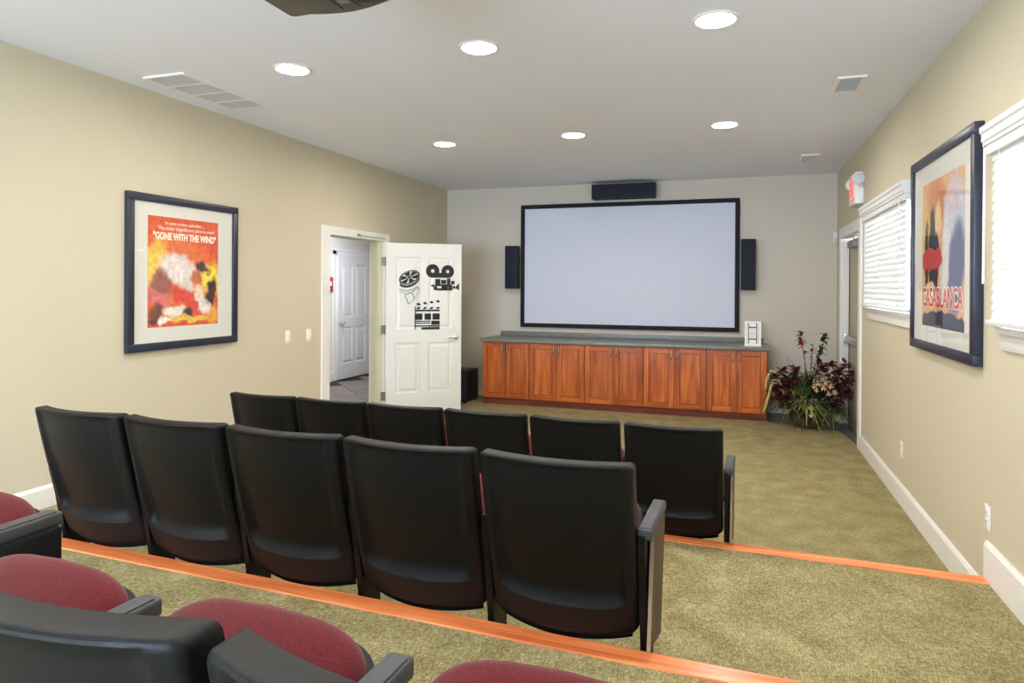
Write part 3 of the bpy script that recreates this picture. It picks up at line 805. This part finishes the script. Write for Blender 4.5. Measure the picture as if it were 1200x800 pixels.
art2 = art_mat('bottle_print', (232, 176, 120), [
    (-.25, .10, .16, .20, 0, .3, (232, 190, 84)), (-.10, .30, .20, .16, .4, .3, (214, 140, 96)), (-.08, .17, .07, .12, .2, .5, (244, 214, 150)),
    (.22, .10, .20, .30, .15, .45, (196, 200, 216)), (.27, -.10, .14, .26, .25, .5, (92, 98, 128)), (.20, .28, .08, .10, 0, .4, (222, 190, 190)), (.06, -.06, .07, .28, .15, .55, (222, 214, 214)),
    (-.31, -.03, .045, .24, 0, .75, (36, 36, 48)), (-.19, .01, .075, .26, 0, .75, (36, 36, 48)), (-.10, -.06, .05, .18, 0, .7, (44, 44, 56)),
    (-.22, -.03, .24, .060, 0, .85, (196, 58, 52)), (-.24, -.215, .12, .055, 0, .7, (226, 196, 150)), (0, -.40, .50, .065, 0, .85, (42, 46, 66))], warp=.045, noise_amt=.18)
s, pc = poster('framed poster of dark columns and red lettering between the two blinds', 'right', 4.365, 1.155, 2.33, 1.25, (4.365 - 4.735, 4.365 - 3.925, 1.305, 2.16), art2, .045)
text_mesh('title_lettering', 'CASABLANCA', .1, M['inkw'], s, (pc[0], pc[1] - .0006, 1.415 - 1.155), width=.80, height=.125, bold=.008)
text_mesh('title_lettering', 'CASABLANCA', .1, M['inkr'], s, (pc[0], pc[1] - .0020, 1.421 - 1.155), width=.78, height=.112, bold=.001)

# ------------------------------------------------------------------ screen wall
s = thing('projection_screen', 'large white projection screen in a black frame', 'screen', (-1.41, YB, .979))
W2, H2, f = 1.421, 1.663, .055
bm = bmesh.new()
for a in ((-W2, W2, 0, f), (-W2, W2, H2 - f, H2), (-W2, -W2 + f, f, H2 - f), (W2 - f, W2, f, H2 - f)): box(bm, a[0], a[1], -.045, 0, a[2], a[3], bev=.004)
obj('frame', bm, M['velvet'], s, smooth=True)
B('screen_fabric', M['screen'], s, -W2 + f, W2 - f, -.03, -.02, f, H2 - f)
def wall_speaker(label, x0, x1, z0, z1, d, gap):
    s = thing('wall_speaker', label, 'speaker', ((x0 + x1) / 2, YB, z0), 0, 'black speakers around the screen')
    hw, H = (x1 - x0) / 2, z1 - z0
    B('cabinet', M['spkcab'], s, -hw, hw, -d + .012, -gap, 0, H, bev=.006)
    B('grille', M['grille'], s, -hw + .004, hw - .004, -d, -d + .012, .006, H - .006, bev=.005)
    B('wall_bracket', M['black'], s, -.04, .04, -gap, 0, H / 2 - .05, H / 2 + .05)
wall_speaker('black speaker hung on the wall left of the screen', -3.02, -2.845, 1.50, 2.083, .17, .03)
wall_speaker('black speaker hung on the wall right of the screen', .025, .195, 1.50, 2.125, .17, .03)
wall_speaker('black horizontal centre speaker above the screen', -1.82, -1.005, 2.672, 2.862, .20, .03)

# cabinets
YC = 8.172
CB = [-3.169, -2.530, -1.806, -1.085, -.351, .317]
where = ['at the left end by the subwoofer', 'second from the left end', 'in the middle of the run', 'second from the plant end', 'at the right end by the potted plant']
HC, HD = .812, .082
def cabinet(x0, x1, label):
    wd = x1 - x0; s = thing('base_cabinet', label, 'cabinet', ((x0 + x1) / 2, YC, 0), 0, 'cherry cabinets under the screen')
    h = wd / 2
    B('body', M['cherry'], s, -h, h, .024, .58, HD, HC); B('gap_shade', M['kick'], s, -h, h, .0205, .024, HD, HC)  # dark front sheet paints shade into the gaps around doors and panels
    B('toe_kick', M['kick'], s, -h, h, .03, .05, 0, HD)
    for k in (0, 1):
        a, b = (-h + .005, -.002) if k == 0 else (.002, h - .005)
        d = thing('door', None, None); d.parent = s
        z0, z1, st = HD + .004, HC - .008, .062
        bm = bmesh.new(); box(bm, a, a + st, 0, .02, z0, z1, bev=.002, seg=1); box(bm, b - st, b, 0, .02, z0, z1, bev=.002, seg=1)
        bpy.data.objects.remove(d)
        d = obj('door', bm, M['cherry'], s)
        for za, zb in ((z0, z0 + st), (z1 - st, z1)):
            bm = bmesh.new(); box(bm, a + st, b - st, .0005, .02, za, zb, bev=.002, seg=1); obj('rail', bm, M['cherryh'], d)
        B('panel', M['cherry'], d, a + st + .005, b - st - .005, .010, .0195, z0 + st + .005, z1 - st - .005)
        x = -.034 if k == 0 else .034
        bm = bmesh.new(); zt = z1 - .018
        tube(bm, [(x, .002, zt), (x, -.012, zt - .004), (x, -.026, zt - .03), (x, -.028, zt - .055), (x, -.026, zt - .08), (x, -.012, zt - .106), (x, .002, zt - .11)], .0075, 8)
        obj('handle', bm, M['chrome'], d, smooth=True)
for k in range(5): cabinet(CB[k], CB[k + 1], 'cherry wood two-door base cabinet ' + where[k])
s = thing('countertop', 'grey speckled laminate countertop along the cherry cabinets', 'counter', (-1.426, YC, HC))
B('worktop', M['counter'], s, -1.765, 1.765, -.035, YB - YC, 0, .038, bev=.004)
B('backsplash', M['counter'], s, -1.70, 1.72, YB - YC - .022, YB - YC, .038, .105, bev=.003)
# filmstrip stand on the counter
s = thing('filmstrip_card', 'white filmstrip card standing on the right end of the counter', 'card', (.163, 8.30, HC + .038))
s.rotation_euler = (0, 0, 0)
bm = bmesh.new(); prism(bm, [(-.012, 0), (.002, 0), (.05, .285), (.038, .287)], 'x', -.09, .09); prism(bm, [(.035, .18), (.10, .0), (.11, .0), (.04, .2)], 'x', -.03, .03)
obj('board', bm, M['white'], s)
def on_card(name, rects, m):
    bm = bmesh.new()
    for x0, x1, z0, z1 in rects:
        q = [(x, -.0125 + z * .1754 - d, z) for d in (0, .0012) for x, z in ((x0, z0), (x1, z0), (x1, z1), (x0, z1))]
        vs = [bm.verts.new(v) for v in q]
        for i in ((4, 5, 6, 7), (0, 1, 5, 4), (1, 2, 6, 5), (2, 3, 7, 6), (3, 0, 4, 7)): bm.faces.new([vs[k] for k in i])
    obj(name, bm, m, s)
on_card('film_strip_print', [(-.045, .04, .21, .222), (-.045, .04, .075, .088), (-.05, -.042, .03, .27), (.036, .044, .03, .27)], M['inkd'])
on_card('sprocket_print', [(-.066, -.056, .035 + k * .026, .048 + k * .026) for k in range(9)] + [(.050, .060, .035 + k * .026, .048 + k * .026) for k in range(9)], M['decalg'])
on_card('caption_lines', [(-.025, .02, z, z + .004) for z in (.19, .16, .145, .13, .105)], M['decalg'])
# subwoofer
s = thing('subwoofer', 'black subwoofer box on the carpet between open door and cabinets', 'speaker', (-3.56, 8.27, 0))
B('cabinet', M['spkcab'], s, -.21, .21, -.20, .22, .02, .42, bev=.008)
B('grille', M['grille'], s, -.20, .20, -.215, -.20, .03, .41, bev=.005)
for x in (-.17, .17):
    for y in (-.16, .18):
        bm = bmesh.new(); lathe(bm, [(.02, 0), (.02, .02)], 12, (x, y, 0)); obj('foot', bm, M['black'], s)

# ------------------------------------------------------------------ plant arrangement
rnd = random.Random(3)
s = thing('floral_arrangement', 'dried and leafy floral arrangement in a brown pot by the exit door', 'plant', (.72, 8.05, .008))
bm = bmesh.new(); lathe(bm, [(.12, 0), (.165, .05), (.18, .11), (.165, .16), (.175, .18), (.155, .18), (.14, .15)], 28); obj('pot', bm, M['pot'], s, smooth=True)
def blade(bm, p, d, ln, wd, droop, n=5):
    p = Vector(p); d = Vector(d).normalized(); side = d.cross(Vector((0, 0, 1))).normalized(); prev = None
    for k in range(n + 1):
        t = k / n; wk = wd * (1 - t) ** .7 * (.6 + .8 * t if t < .5 else 1) * .5
        q = p + d * ln * t + Vector((0, 0, -droop * t * t * ln))
        a, b, c = bm.verts.new(q - side * wk), bm.verts.new(q + Vector((0, 0, -wk * .5))), bm.verts.new(q + side * (wk + .0004))
        if prev:
            bm.faces.new([prev[0], prev[1], b, a]); bm.faces.new([prev[1], prev[2], c, b])
        prev = (a, b, c)
def leaf(bm, p, d, ln, wd, up=None):
    p = Vector(p); d = Vector(d).normalized(); side = d.cross(Vector((0, 0, 1)) if abs(d.z) < .95 else Vector((1, 0, 0))).normalized(); nn = side.cross(d)
    c = [p, p + d * ln * .35 + side * wd / 2 + nn * wd * .15, p + d * ln * .7 + side * wd * .35 + nn * wd * .1, p + d * ln - nn * wd * .2, p + d * ln * .7 - side * wd * .35 + nn * wd * .1, p + d * ln * .35 - side * wd / 2 + nn * wd * .15, p + d * ln * .5]
    v = [bm.verts.new(x) for x in c]
    for i in range(6): bm.faces.new([v[i], v[(i + 1) % 6], v[6]])
def tuft(cx, cy, cz, n, ln, wd, m, spread=1.0, name='blade_tuft', up=.6, droop=.8):
    bm = bmesh.new()
    for _ in range(n):
        a = rnd.uniform(0, 2 * PI); e = rnd.uniform(.15, 1) * spread
        blade(bm, (cx + rnd.uniform(-.03, .03), cy + rnd.uniform(-.03, .03), cz), (math.cos(a) * e, math.sin(a) * e, up * rnd.uniform(.5, 1.3)), ln * rnd.uniform(.6, 1.15), wd, droop * rnd.uniform(.5, 1.3))
    o = obj(name, bm, m, s, smooth='raw'); o['kind'] = 'stuff'
tuft(-.22, -.10, .22, 60, .34, .024, M['leafg'], droop=1.0)
tuft(-.28, -.02, .28, 40, .28, .022, M['leafd'])
tuft(-.02, -.16, .22, 70, .34, .024, M['leafl'], droop=1.0)
tuft(.08, -.10, .20, 60, .34, .024, M['leafg'], droop=1.0)
tuft(.24, -.06, .22, 80, .30, .020, M['leafd'], droop=1.0)
tuft(.22, -.14, .18, 60, .28, .020, M['leafg'], droop=1.0)
tuft(.02, -.10, .16, 70, .30, .022, M['leafd'], droop=.9)
tuft(-.14, -.06, .18, 60, .30, .022, M['leafd'], droop=.9)
tuft(-.10, 0, .30, 70, .40, .020, M['leafg'], spread=.55, up=1.1, droop=.3)
tuft(.02, .02, .30, 70, .42, .020, M['leafd'], spread=.6, up=1.1, droop=.3)
tuft(-.06, .04, .42, 40, .28, .018, M['leafl'], spread=.7, up=1.0)
tuft(.14, .02, .34, 60, .30, .022, M['leafd'], spread=.8, up=1.0)
tuft(-.05, -.10, .34, 70, .30, .022, M['leafg'], spread=.8, up=.9)
tuft(.10, -.08, .32, 60, .26, .020, M['leafd'], spread=.9, up=.8)
tuft(-.16, -.10, .36, 40, .26, .018, M['leafl'], spread=.8, up=.9)
def spray(pts, n, ln, wd, m, name, stem_r=.004, spread=.9):
    bm = bmesh.new(); tube(bm, pts, stem_r, 5, taper=.5); st = obj('stem', bm, M['twig'], s)
    bm = bmesh.new(); P = [Vector(p) for p in pts]
    for _ in range(int(n * 1.2)):
        t = rnd.uniform(.3, 1) * (len(P) - 1); i = min(int(t), len(P) - 2); q = P[i].lerp(P[i + 1], t - i); a = rnd.uniform(0, 2 * PI)
        leaf(bm, q, (math.cos(a) * spread, math.sin(a) * spread, rnd.uniform(-.4, .8)), ln * rnd.uniform(.7, 1.2), wd * rnd.uniform(.8, 1.2))
    o = obj(name, bm, m, st, smooth='raw'); o['kind'] = 'stuff'
for bx, bz, k in ((-.31, .50, 0), (-.24, .58, 1), (-.18, .48, 2), (-.32, .36, 3), (-.12, .58, 4), (-.28, .30, 5), (-.20, .36, 6), (-.27, .44, 7)):
    spray([(-.05 + bx * .2, 0, .15), (bx * .6, -.04, bz * .6), (bx, -.06 - .02 * k % 3, bz), (bx - .02, -.09, bz + .06)], 34, .10, .05, M['burg'], 'burgundy_leaves')
for bx, bz in ((.22, .66), (.30, .58), (.36, .66), (.32, .44), (.40, .50), (.38, .36), (.14, .62), (.24, .50), (.43, .58)):
    spray([(.04 + bx * .2, 0, .15), (bx * .6, -.03, bz * .6), (bx, -.05, bz), (bx + .02, -.07, bz + .05)], 30, .095, .047, M['burg'], 'burgundy_leaves')
spray([(.30, -.05, .2), (.36, -.09, .32), (.38, -.12, .40)], 16, .06, .028, M['redl'], 'red_leaves')
spray([(.06, .02, .2), (.10, .03, .6), (.15, .03, .85), (.19, .02, 1.03)], 64, .06, .034, M['leafd'], 'dark_spike_leaves', spread=.5)
spray([(.02, .04, .2), (.0, .05, .6), (-.04, .05, .86), (-.10, .04, .95), (-.13, .02, .92)], 10, .06, .03, M['burg'], 'burgundy_leaves')
spray([(-.04, .05, .85), (-.055, .04, .94), (-.06, .03, 1.03)], 24, .065, .03, M['redl'], 'red_flower_spike', spread=.5)
spray([(.03, .04, .2), (.04, .05, .55), (.06, .05, .78), (.07, .04, .90)], 14, .055, .026, M['burg'], 'burgundy_leaves')
spray([(.1, 0, .2), (.22, -.02, .45), (.32, -.04, .55), (.40, -.06, .50)], 14, .06, .03, M['leafd'], 'dark_leaves')
for a, b in (((-.10, .03, .2), (-.20, .06, .76)), ((.0, .04, .2), (-.16, .06, .72)), ((-.02, .02, .2), (-.02, .05, .80)), ((0, .02, .2), (.05, .05, .78)), ((.02, 0, .2), (-.08, .04, .66))):
    bm = bmesh.new(); tube(bm, [a, ((a[0] + b[0]) / 2 + .01, a[1], (a[2] + b[2]) / 2), b], .0035, 5, taper=.5); obj('reed', bm, M['twig'], s)
spray([(.25, -.05, .25), (.36, -.02, .42), (.32, -.10, .50), (.34, -.14, .42), (.33, -.16, .33)], 6, .06, .03, M['leafd'], 'dark_leaves', stem_r=.007)
for pts in ([(-.30, -.05, .58), (-.38, -.09, .60), (-.42, -.10, .50), (-.425, -.10, .40)], [(-.28, -.08, .50), (-.36, -.12, .50), (-.40, -.13, .32), (-.43, -.13, .20), (-.455, -.13, .14)], [(-.34, -.10, .46), (-.29, -.14, .50), (-.25, -.15, .42), (-.24, -.15, .32)]):
    bm = bmesh.new()
    P = [Vector(p) for p in pts]; fine = []
    for i in range(len(P) - 1):
        for k in range(4): fine.append(P[i].lerp(P[i + 1], k / 4))
    fine.append(P[-1]); tube(bm, fine, .018, 7, taper=.5); o = obj('hanging_tassel', bm, M['amar'], s, smooth='all')
for x, y, z, sc in ((.10, -.16, .50, 1), (.15, -.19, .46, 1.1), (.22, -.18, .48, 1), (.20, -.2, .40, .9), (.26, -.2, .42, .9), (.08, -.2, .43, .8), (.02, -.26, .24, .8), (.02, -.27, .17, .8), (.28, -.25, .15, .9), (.06, -.18, .47, .9), (.17, -.2, .52, .8)):
    bm = bmesh.new()
    for k in range(6):
        a = k * PI / 3 + x * 20; leaf(bm, (x, y, z), (math.cos(a), -.5, math.sin(a)), .04 * sc, .028 * sc)
    leaf(bm, (x, y, z), (.1, -1, .2), .02, .014)
    obj('flower', bm, M['cream'], s, smooth='raw')

# ------------------------------------------------------------------ theatre seats
OY = .25          # the Empty stands this far in front of the plumb line of the back's top edge
def smooth(a, b, x):
    t = max(0, min(1, (x - a) / (b - a))); return t * t * (3 - 2 * t)
def samples(edges, n):
    out = list(edges)
    for k in range(n + 1): out.append(-1 + 2 * k / n)
    return sorted(set(round(v, 4) for v in out))
def back_shape(sv, t, zb, zt):
    z0 = zb - .018 * (1 - sv * sv); z = z0 + (zt - z0) * t
    k = (z - .2) / .6
    x = sv * (.250 + .005 * k)
    y = .16 * (1 - k) - .05 * (1 - sv * sv) - .012 * math.sin(PI * max(0, min(1, k)))
    return x, y, z
def shell():
    bm = bmesh.new()
    E = []
    for v in (.998, .99, .975, .96, .945, .93, .915, .90, .885, .87, .85): E += [v, -v]
    S = samples(E, 24); T = sorted(set([0, .004, .012, .025, .04] + [.10 + .006 * k for k in range(40)] + [.94, .96, .975, .985, .993, .998, 1] + [.28 + .066 * k for k in range(11)]))
    def surf(front):
        G = []
        for t in T:
            row = []
            for sv in S:
                x, y, z = back_shape(sv, t, .215, .80)
                # rounded outer corners
                d = min((1 - abs(sv)) * .25, t * .6, (1 - t) * .6)
                rb = .028 if z < .5 else .018
                dx, dz = .25 - abs(sv) * .25, (t if z < .5 else 1 - t) * .6
                if dx < rb and dz < rb:
                    ax, az = rb - dx, rb - dz; m_ = max(ax, az); L = math.hypot(ax, az)
                    f = m_ / L if L > 0 else 1
                    sgx = 1 if sv > 0 else -1
                    x -= sgx * (ax - ax * f) ; z += (az - az * f) * (1 if z < .5 else -1)
                if front: y += .055
                else:
                    # dished field with a lit ledge at its foot
                    px, pz = .222 - abs(x), z - (.318 - .018 * (1 - sv * sv))
                    r = .04; wd = .075
                    fs = smooth(-.002, .024, px) * smooth(-.002, .014, .792 - z)
                    pc_ = max(0, min(r, px)); pz -= r - math.sqrt(max(0, r * r - (r - pc_) ** 2))
                    q = max(0, min(1, pz / wd)); fb = 1 - (1 - q) ** 2.2
                    deep = .012 + .020 * smooth(.70, .36, z)
                    y += deep * fs * fb
                    e = max(0, 1 - d / .012); y += .012 * (1 - math.sqrt(max(0, 1 - e * e)))
                row.append(bm.verts.new((x, y - OY, z)))
            G.append(row)
        return G
    A, F = surf(False), surf(True)
    nT, nS = len(T), len(S)
    for i in range(nT - 1):
        for j in range(nS - 1):
            bm.faces.new([A[i][j], A[i][j + 1], A[i + 1][j + 1], A[i + 1][j]])
            bm.faces.new([F[i][j], F[i + 1][j], F[i + 1][j + 1], F[i][j + 1]])
    ba = [A[0][j] for j in range(nS)] + [A[i][-1] for i in range(1, nT)] + [A[-1][j] for j in range(nS - 2, -1, -1)] + [A[i][0] for i in range(nT - 2, 0, -1)]
    bf = [F[0][j] for j in range(nS)] + [F[i][-1] for i in range(1, nT)] + [F[-1][j] for j in range(nS - 2, -1, -1)] + [F[i][0] for i in range(nT - 2, 0, -1)]
    n = len(ba)
    for i in range(n): bm.faces.new([ba[i], bf[i], bf[(i + 1) % n], ba[(i + 1) % n]])
    return bm
def strip(z0, z1, yoff, th, wf, bulge=0):
    bm = bmesh.new(); A = []; F = []
    n = 16; m_ = 10
    for i in range(m_ + 1):
        t = i / m_; ra, rf = [], []
        for j in range(n + 1):
            sv = -1 + 2 * j / n
            zz = z0 - .018 * (1 - sv * sv) * (1 - t) + (z1 - z0) * t
            k = (zz - .2) / .6
            x = sv * wf * (.243 + .012 * k); y = .16 * (1 - k) - .05 * (1 - sv * sv)
            edge = (1 - abs(sv) ** 6) * (1 - abs(2 * t - 1) ** 6)
            ra.append(bm.verts.new((x, y + yoff - OY, zz))); rf.append(bm.verts.new((x, y + yoff + th * .3 + (th * .7 + bulge) * edge ** .5 - OY, zz)))
        A.append(ra); F.append(rf)
    for i in range(m_):
        for j in range(n):
            bm.faces.new([A[i][j], A[i][j + 1], A[i + 1][j + 1], A[i + 1][j]]); bm.faces.new([F[i][j], F[i + 1][j], F[i + 1][j + 1], F[i][j + 1]])
    for i in range(m_):
        bm.faces.new([A[i][0], A[i + 1][0], F[i + 1][0], F[i][0]]); bm.faces.new([A[i][-1], F[i][-1], F[i + 1][-1], A[i + 1][-1]])
    for j in range(n):
        bm.faces.new([A[0][j], F[0][j], F[0][j + 1], A[0][j + 1]]); bm.faces.new([A[-1][j], A[-1][j + 1], F[-1][j + 1], F[-1][j]])
    return bm
CR, CF = (.148, .392), (.42, .527)       # cushion rear and front (y, z): seats rest half tipped up
def cushion(grow, top, bot, crown):
    """closed cushion: superellipse outline, domed top"""
    bm = bmesh.new()
    ax = Vector((0, CF[0] - CR[0], CF[1] - CR[1])); L = ax.length; ax.normalize(); nn = Vector((0, -ax.z, ax.y)); c = Vector((0, (CF[0] + CR[0]) / 2 - OY, (CF[1] + CR[1]) / 2))
    hx, hy = .221 + grow, L / 2 + .04 + grow
    n = 48; rings = []
    prof = [(.90, bot), (.97, bot + .010), (1.0, bot + .026), (1.0, top * .35), (.985, top * .62), (.95, top * .82), (.88, top * .95), (.76, top * 1.02), (.55, top * 1.08), (.30, top * 1.11), (.1, top * 1.12)]
    for r, h in prof:
        ring_ = []
        for k in range(n):
            t = 2 * PI * k / n; e = 2 / 5.0
            u = math.copysign(abs(math.cos(t)) ** e, math.cos(t)) * r; v = math.copysign(abs(math.sin(t)) ** e, math.sin(t)) * r
            hh = h + (crown * (1 - u * u) if h > 0 else 0)
            p = c + Vector((1, 0, 0)) * u * hx + ax * (v * hy * (1 + .05 * (1 - u * u) * (v > 0))) + nn * hh
            ring_.append(bm.verts.new(p))
        rings.append(ring_)
    for a, b in zip(rings, rings[1:]):
        for i in range(n): bm.faces.new([a[i], a[(i + 1) % n], b[(i + 1) % n], b[i]])
    bm.faces.new(rings[0][::-1]); bm.faces.new(rings[-1])
    return bm
HP = .268        # half pitch: standards stand here
D = {}
def mesh_of(name, bm, m, smooth_=True):
    o = obj(name, bm, m, None, smooth=smooth_); me = o.data; bpy.data.objects.remove(o); D[name] = me
mesh_of('back_shell', shell(), M['plastic'])
mesh_of('lower_skirt', strip(.190, .255, .018, .02, .93), M['plastic'])
mesh_of('back_pad', strip(.30, .77, .050, .04, .87, .01), M['red'])
mesh_of('seat_cushion', cushion(0, .055, -.012, .022), M['red'])
mesh_of('seat_pan', cushion(.008, .012, -.05, 0), M['plastic'])
def standard_bm(x):
    bm = bmesh.new()
    prism(bm, [(.085 - OY, .56), (.12 - OY, .56), (.14 - OY, .545), (.40 - OY, .545), (.38 - OY, .48), (.29 - OY, .34), (.27 - OY, .04), (.31 - OY, .02), (.31 - OY, .0), (.145 - OY, .0), (.145 - OY, .02), (.16 - OY, .04), (.15 - OY, .18), (.115 - OY, .38), (.085 - OY, .50)], 'x', x - .0125, x + .0125, bev=.002)
    return bm
def arm_bm(x, wd, y0=.17):
    bm = bmesh.new(); box(bm, x - wd / 2, x + wd / 2, y0 - OY, .42 - OY, .545, .58, bev=.007, seg=3); return bm
def armpad_bm(x, wd, y0=.17):
    bm = bmesh.new(); box(bm, x - wd / 2 + .005, x + wd / 2 - .005, y0 + .01 - OY, .405 - OY, .578, .583, bev=.002); return bm
mesh_of('standard', standard_bm(HP), M['steel'], False)
mesh_of('standard_left', standard_bm(-HP), M['steel'], False)
mesh_of('armrest', arm_bm(HP, .046), M['arm']); mesh_of('arm_pad', armpad_bm(HP, .046), M['arm'])
mesh_of('armrest_end', arm_bm(HP + .010, .047, .09), M['arm']); mesh_of('arm_pad_end', armpad_bm(HP + .010, .047, .09), M['arm'])
mesh_of('armrest_left', arm_bm(-HP, .046), M['arm']); mesh_of('arm_pad_left', armpad_bm(-HP, .046), M['arm'])
bm = bmesh.new(); prism(bm, [(.15 - OY, .542), (.41 - OY, .542), (.32 - OY, .15), (.085 - OY, .205)], 'x', HP + .020, HP + .031, bev=.002); mesh_of('end_panel', bm, M['panel'], False)
bm = bmesh.new(); prism(bm, [(.146 - OY, .540), (.1515 - OY, .540), (.0865 - OY, .203), (.081 - OY, .203)], 'x', HP + .0197, HP + .0313); mesh_of('panel_edge', bm, M['edge'], False)
bm = bmesh.new(); box(bm, HP - .02, HP + .045, .05 - OY, .41 - OY, .02, .55, bev=.012); mesh_of('black_end_panel', bm, M['steel'])
bm = bmesh.new(); tube(bm, [(-HP, .19 - OY, .40), (HP, .19 - OY, .40)], .016, 10); mesh_of('pivot_rod', bm, M['steel'])
def put(name, key, parent):
    o = bpy.data.objects.new(name, D[key]); COL.objects.link(o); o.parent = parent; return o
def seat(loc, rz, label, group, end=None, left=False):
    s = thing('theater_seat', label, 'seat', loc, rz, group)
    put('back_shell', 'back_shell', s); put('lower_skirt', 'lower_skirt', s); put('back_pad', 'back_pad', s)
    put('seat_cushion', 'seat_cushion', s); put('seat_pan', 'seat_pan', s); put('pivot_rod', 'pivot_rod', s)
    put('leg', 'standard', s)
    if end: 
        a = put('armrest', 'armrest_end', s); put('arm_pad', 'arm_pad_end', a)
        if end == 'wood':
            p_ = put('end_panel', 'end_panel', s); p_['label'] = 'wood laminate end panel'; put('panel_edge', 'panel_edge', p_)
        else: put('end_panel', 'black_end_panel', s)
    else:
        a = put('armrest', 'armrest', s); put('arm_pad', 'arm_pad', a)
    if left:
        put('leg', 'standard_left', s); a = put('armrest', 'armrest_left', s); put('arm_pad', 'arm_pad_left', a)
    return s
PT = .5357
ordn = ['first', 'second', 'third', 'fourth', 'fifth', 'sixth']
def seat_at(xc, ytop, z, th, *a, **k):
    # (xc, ytop) is the plumb point of the back's top edge; the Empty stands OY in front of it
    return seat((xc - math.sin(th) * OY, ytop + math.cos(th) * OY, z), th, *a, **k)
for i in range(6):
    x = -3.2588 + i * PT + .255
    lab = 'black-backed theatre seat, %s from the left in the front row' % ordn[i]
    if i == 5: lab = 'black-backed theatre seat with wood end panel at the right end of the front row'
    seat_at(x, skew(x, 3.5305), 0, TH, lab, 'seats of the front row', end='wood' if i == 5 else None, left=i == 0)
for i in range(5):
    x = -2.9538 + i * PT + .255
    lab = 'large black-backed theatre seat, %s from the left in the middle row' % ordn[i]
    if i == 4: lab = 'largest black-backed theatre seat with wood end panel, right end of middle row'
    seat_at(x, skew(x, 1.9958), T1, TH, lab, 'seats of the middle row', end='wood' if i == 4 else None, left=i == 0)
TH3 = -.045
labs3 = ['nearest row seat with burgundy cushion above the lower left corner', 'nearest row seat whose black back top crosses the lower left corner', 'nearest row seat with burgundy cushion at the bottom middle edge']
for i in range(3):
    x = -.522 + PT * (i - 1.5)
    y = .535 - (x + .515) * .045
    seat_at(x, y, T2, TH3, labs3[i], 'seats of the nearest row', left=i == 0)
seat_at(-1.945, .845, T2, 0, 'burgundy seat with black armrest and black end panel at the left edge', 'seats of the nearest row', end='black')
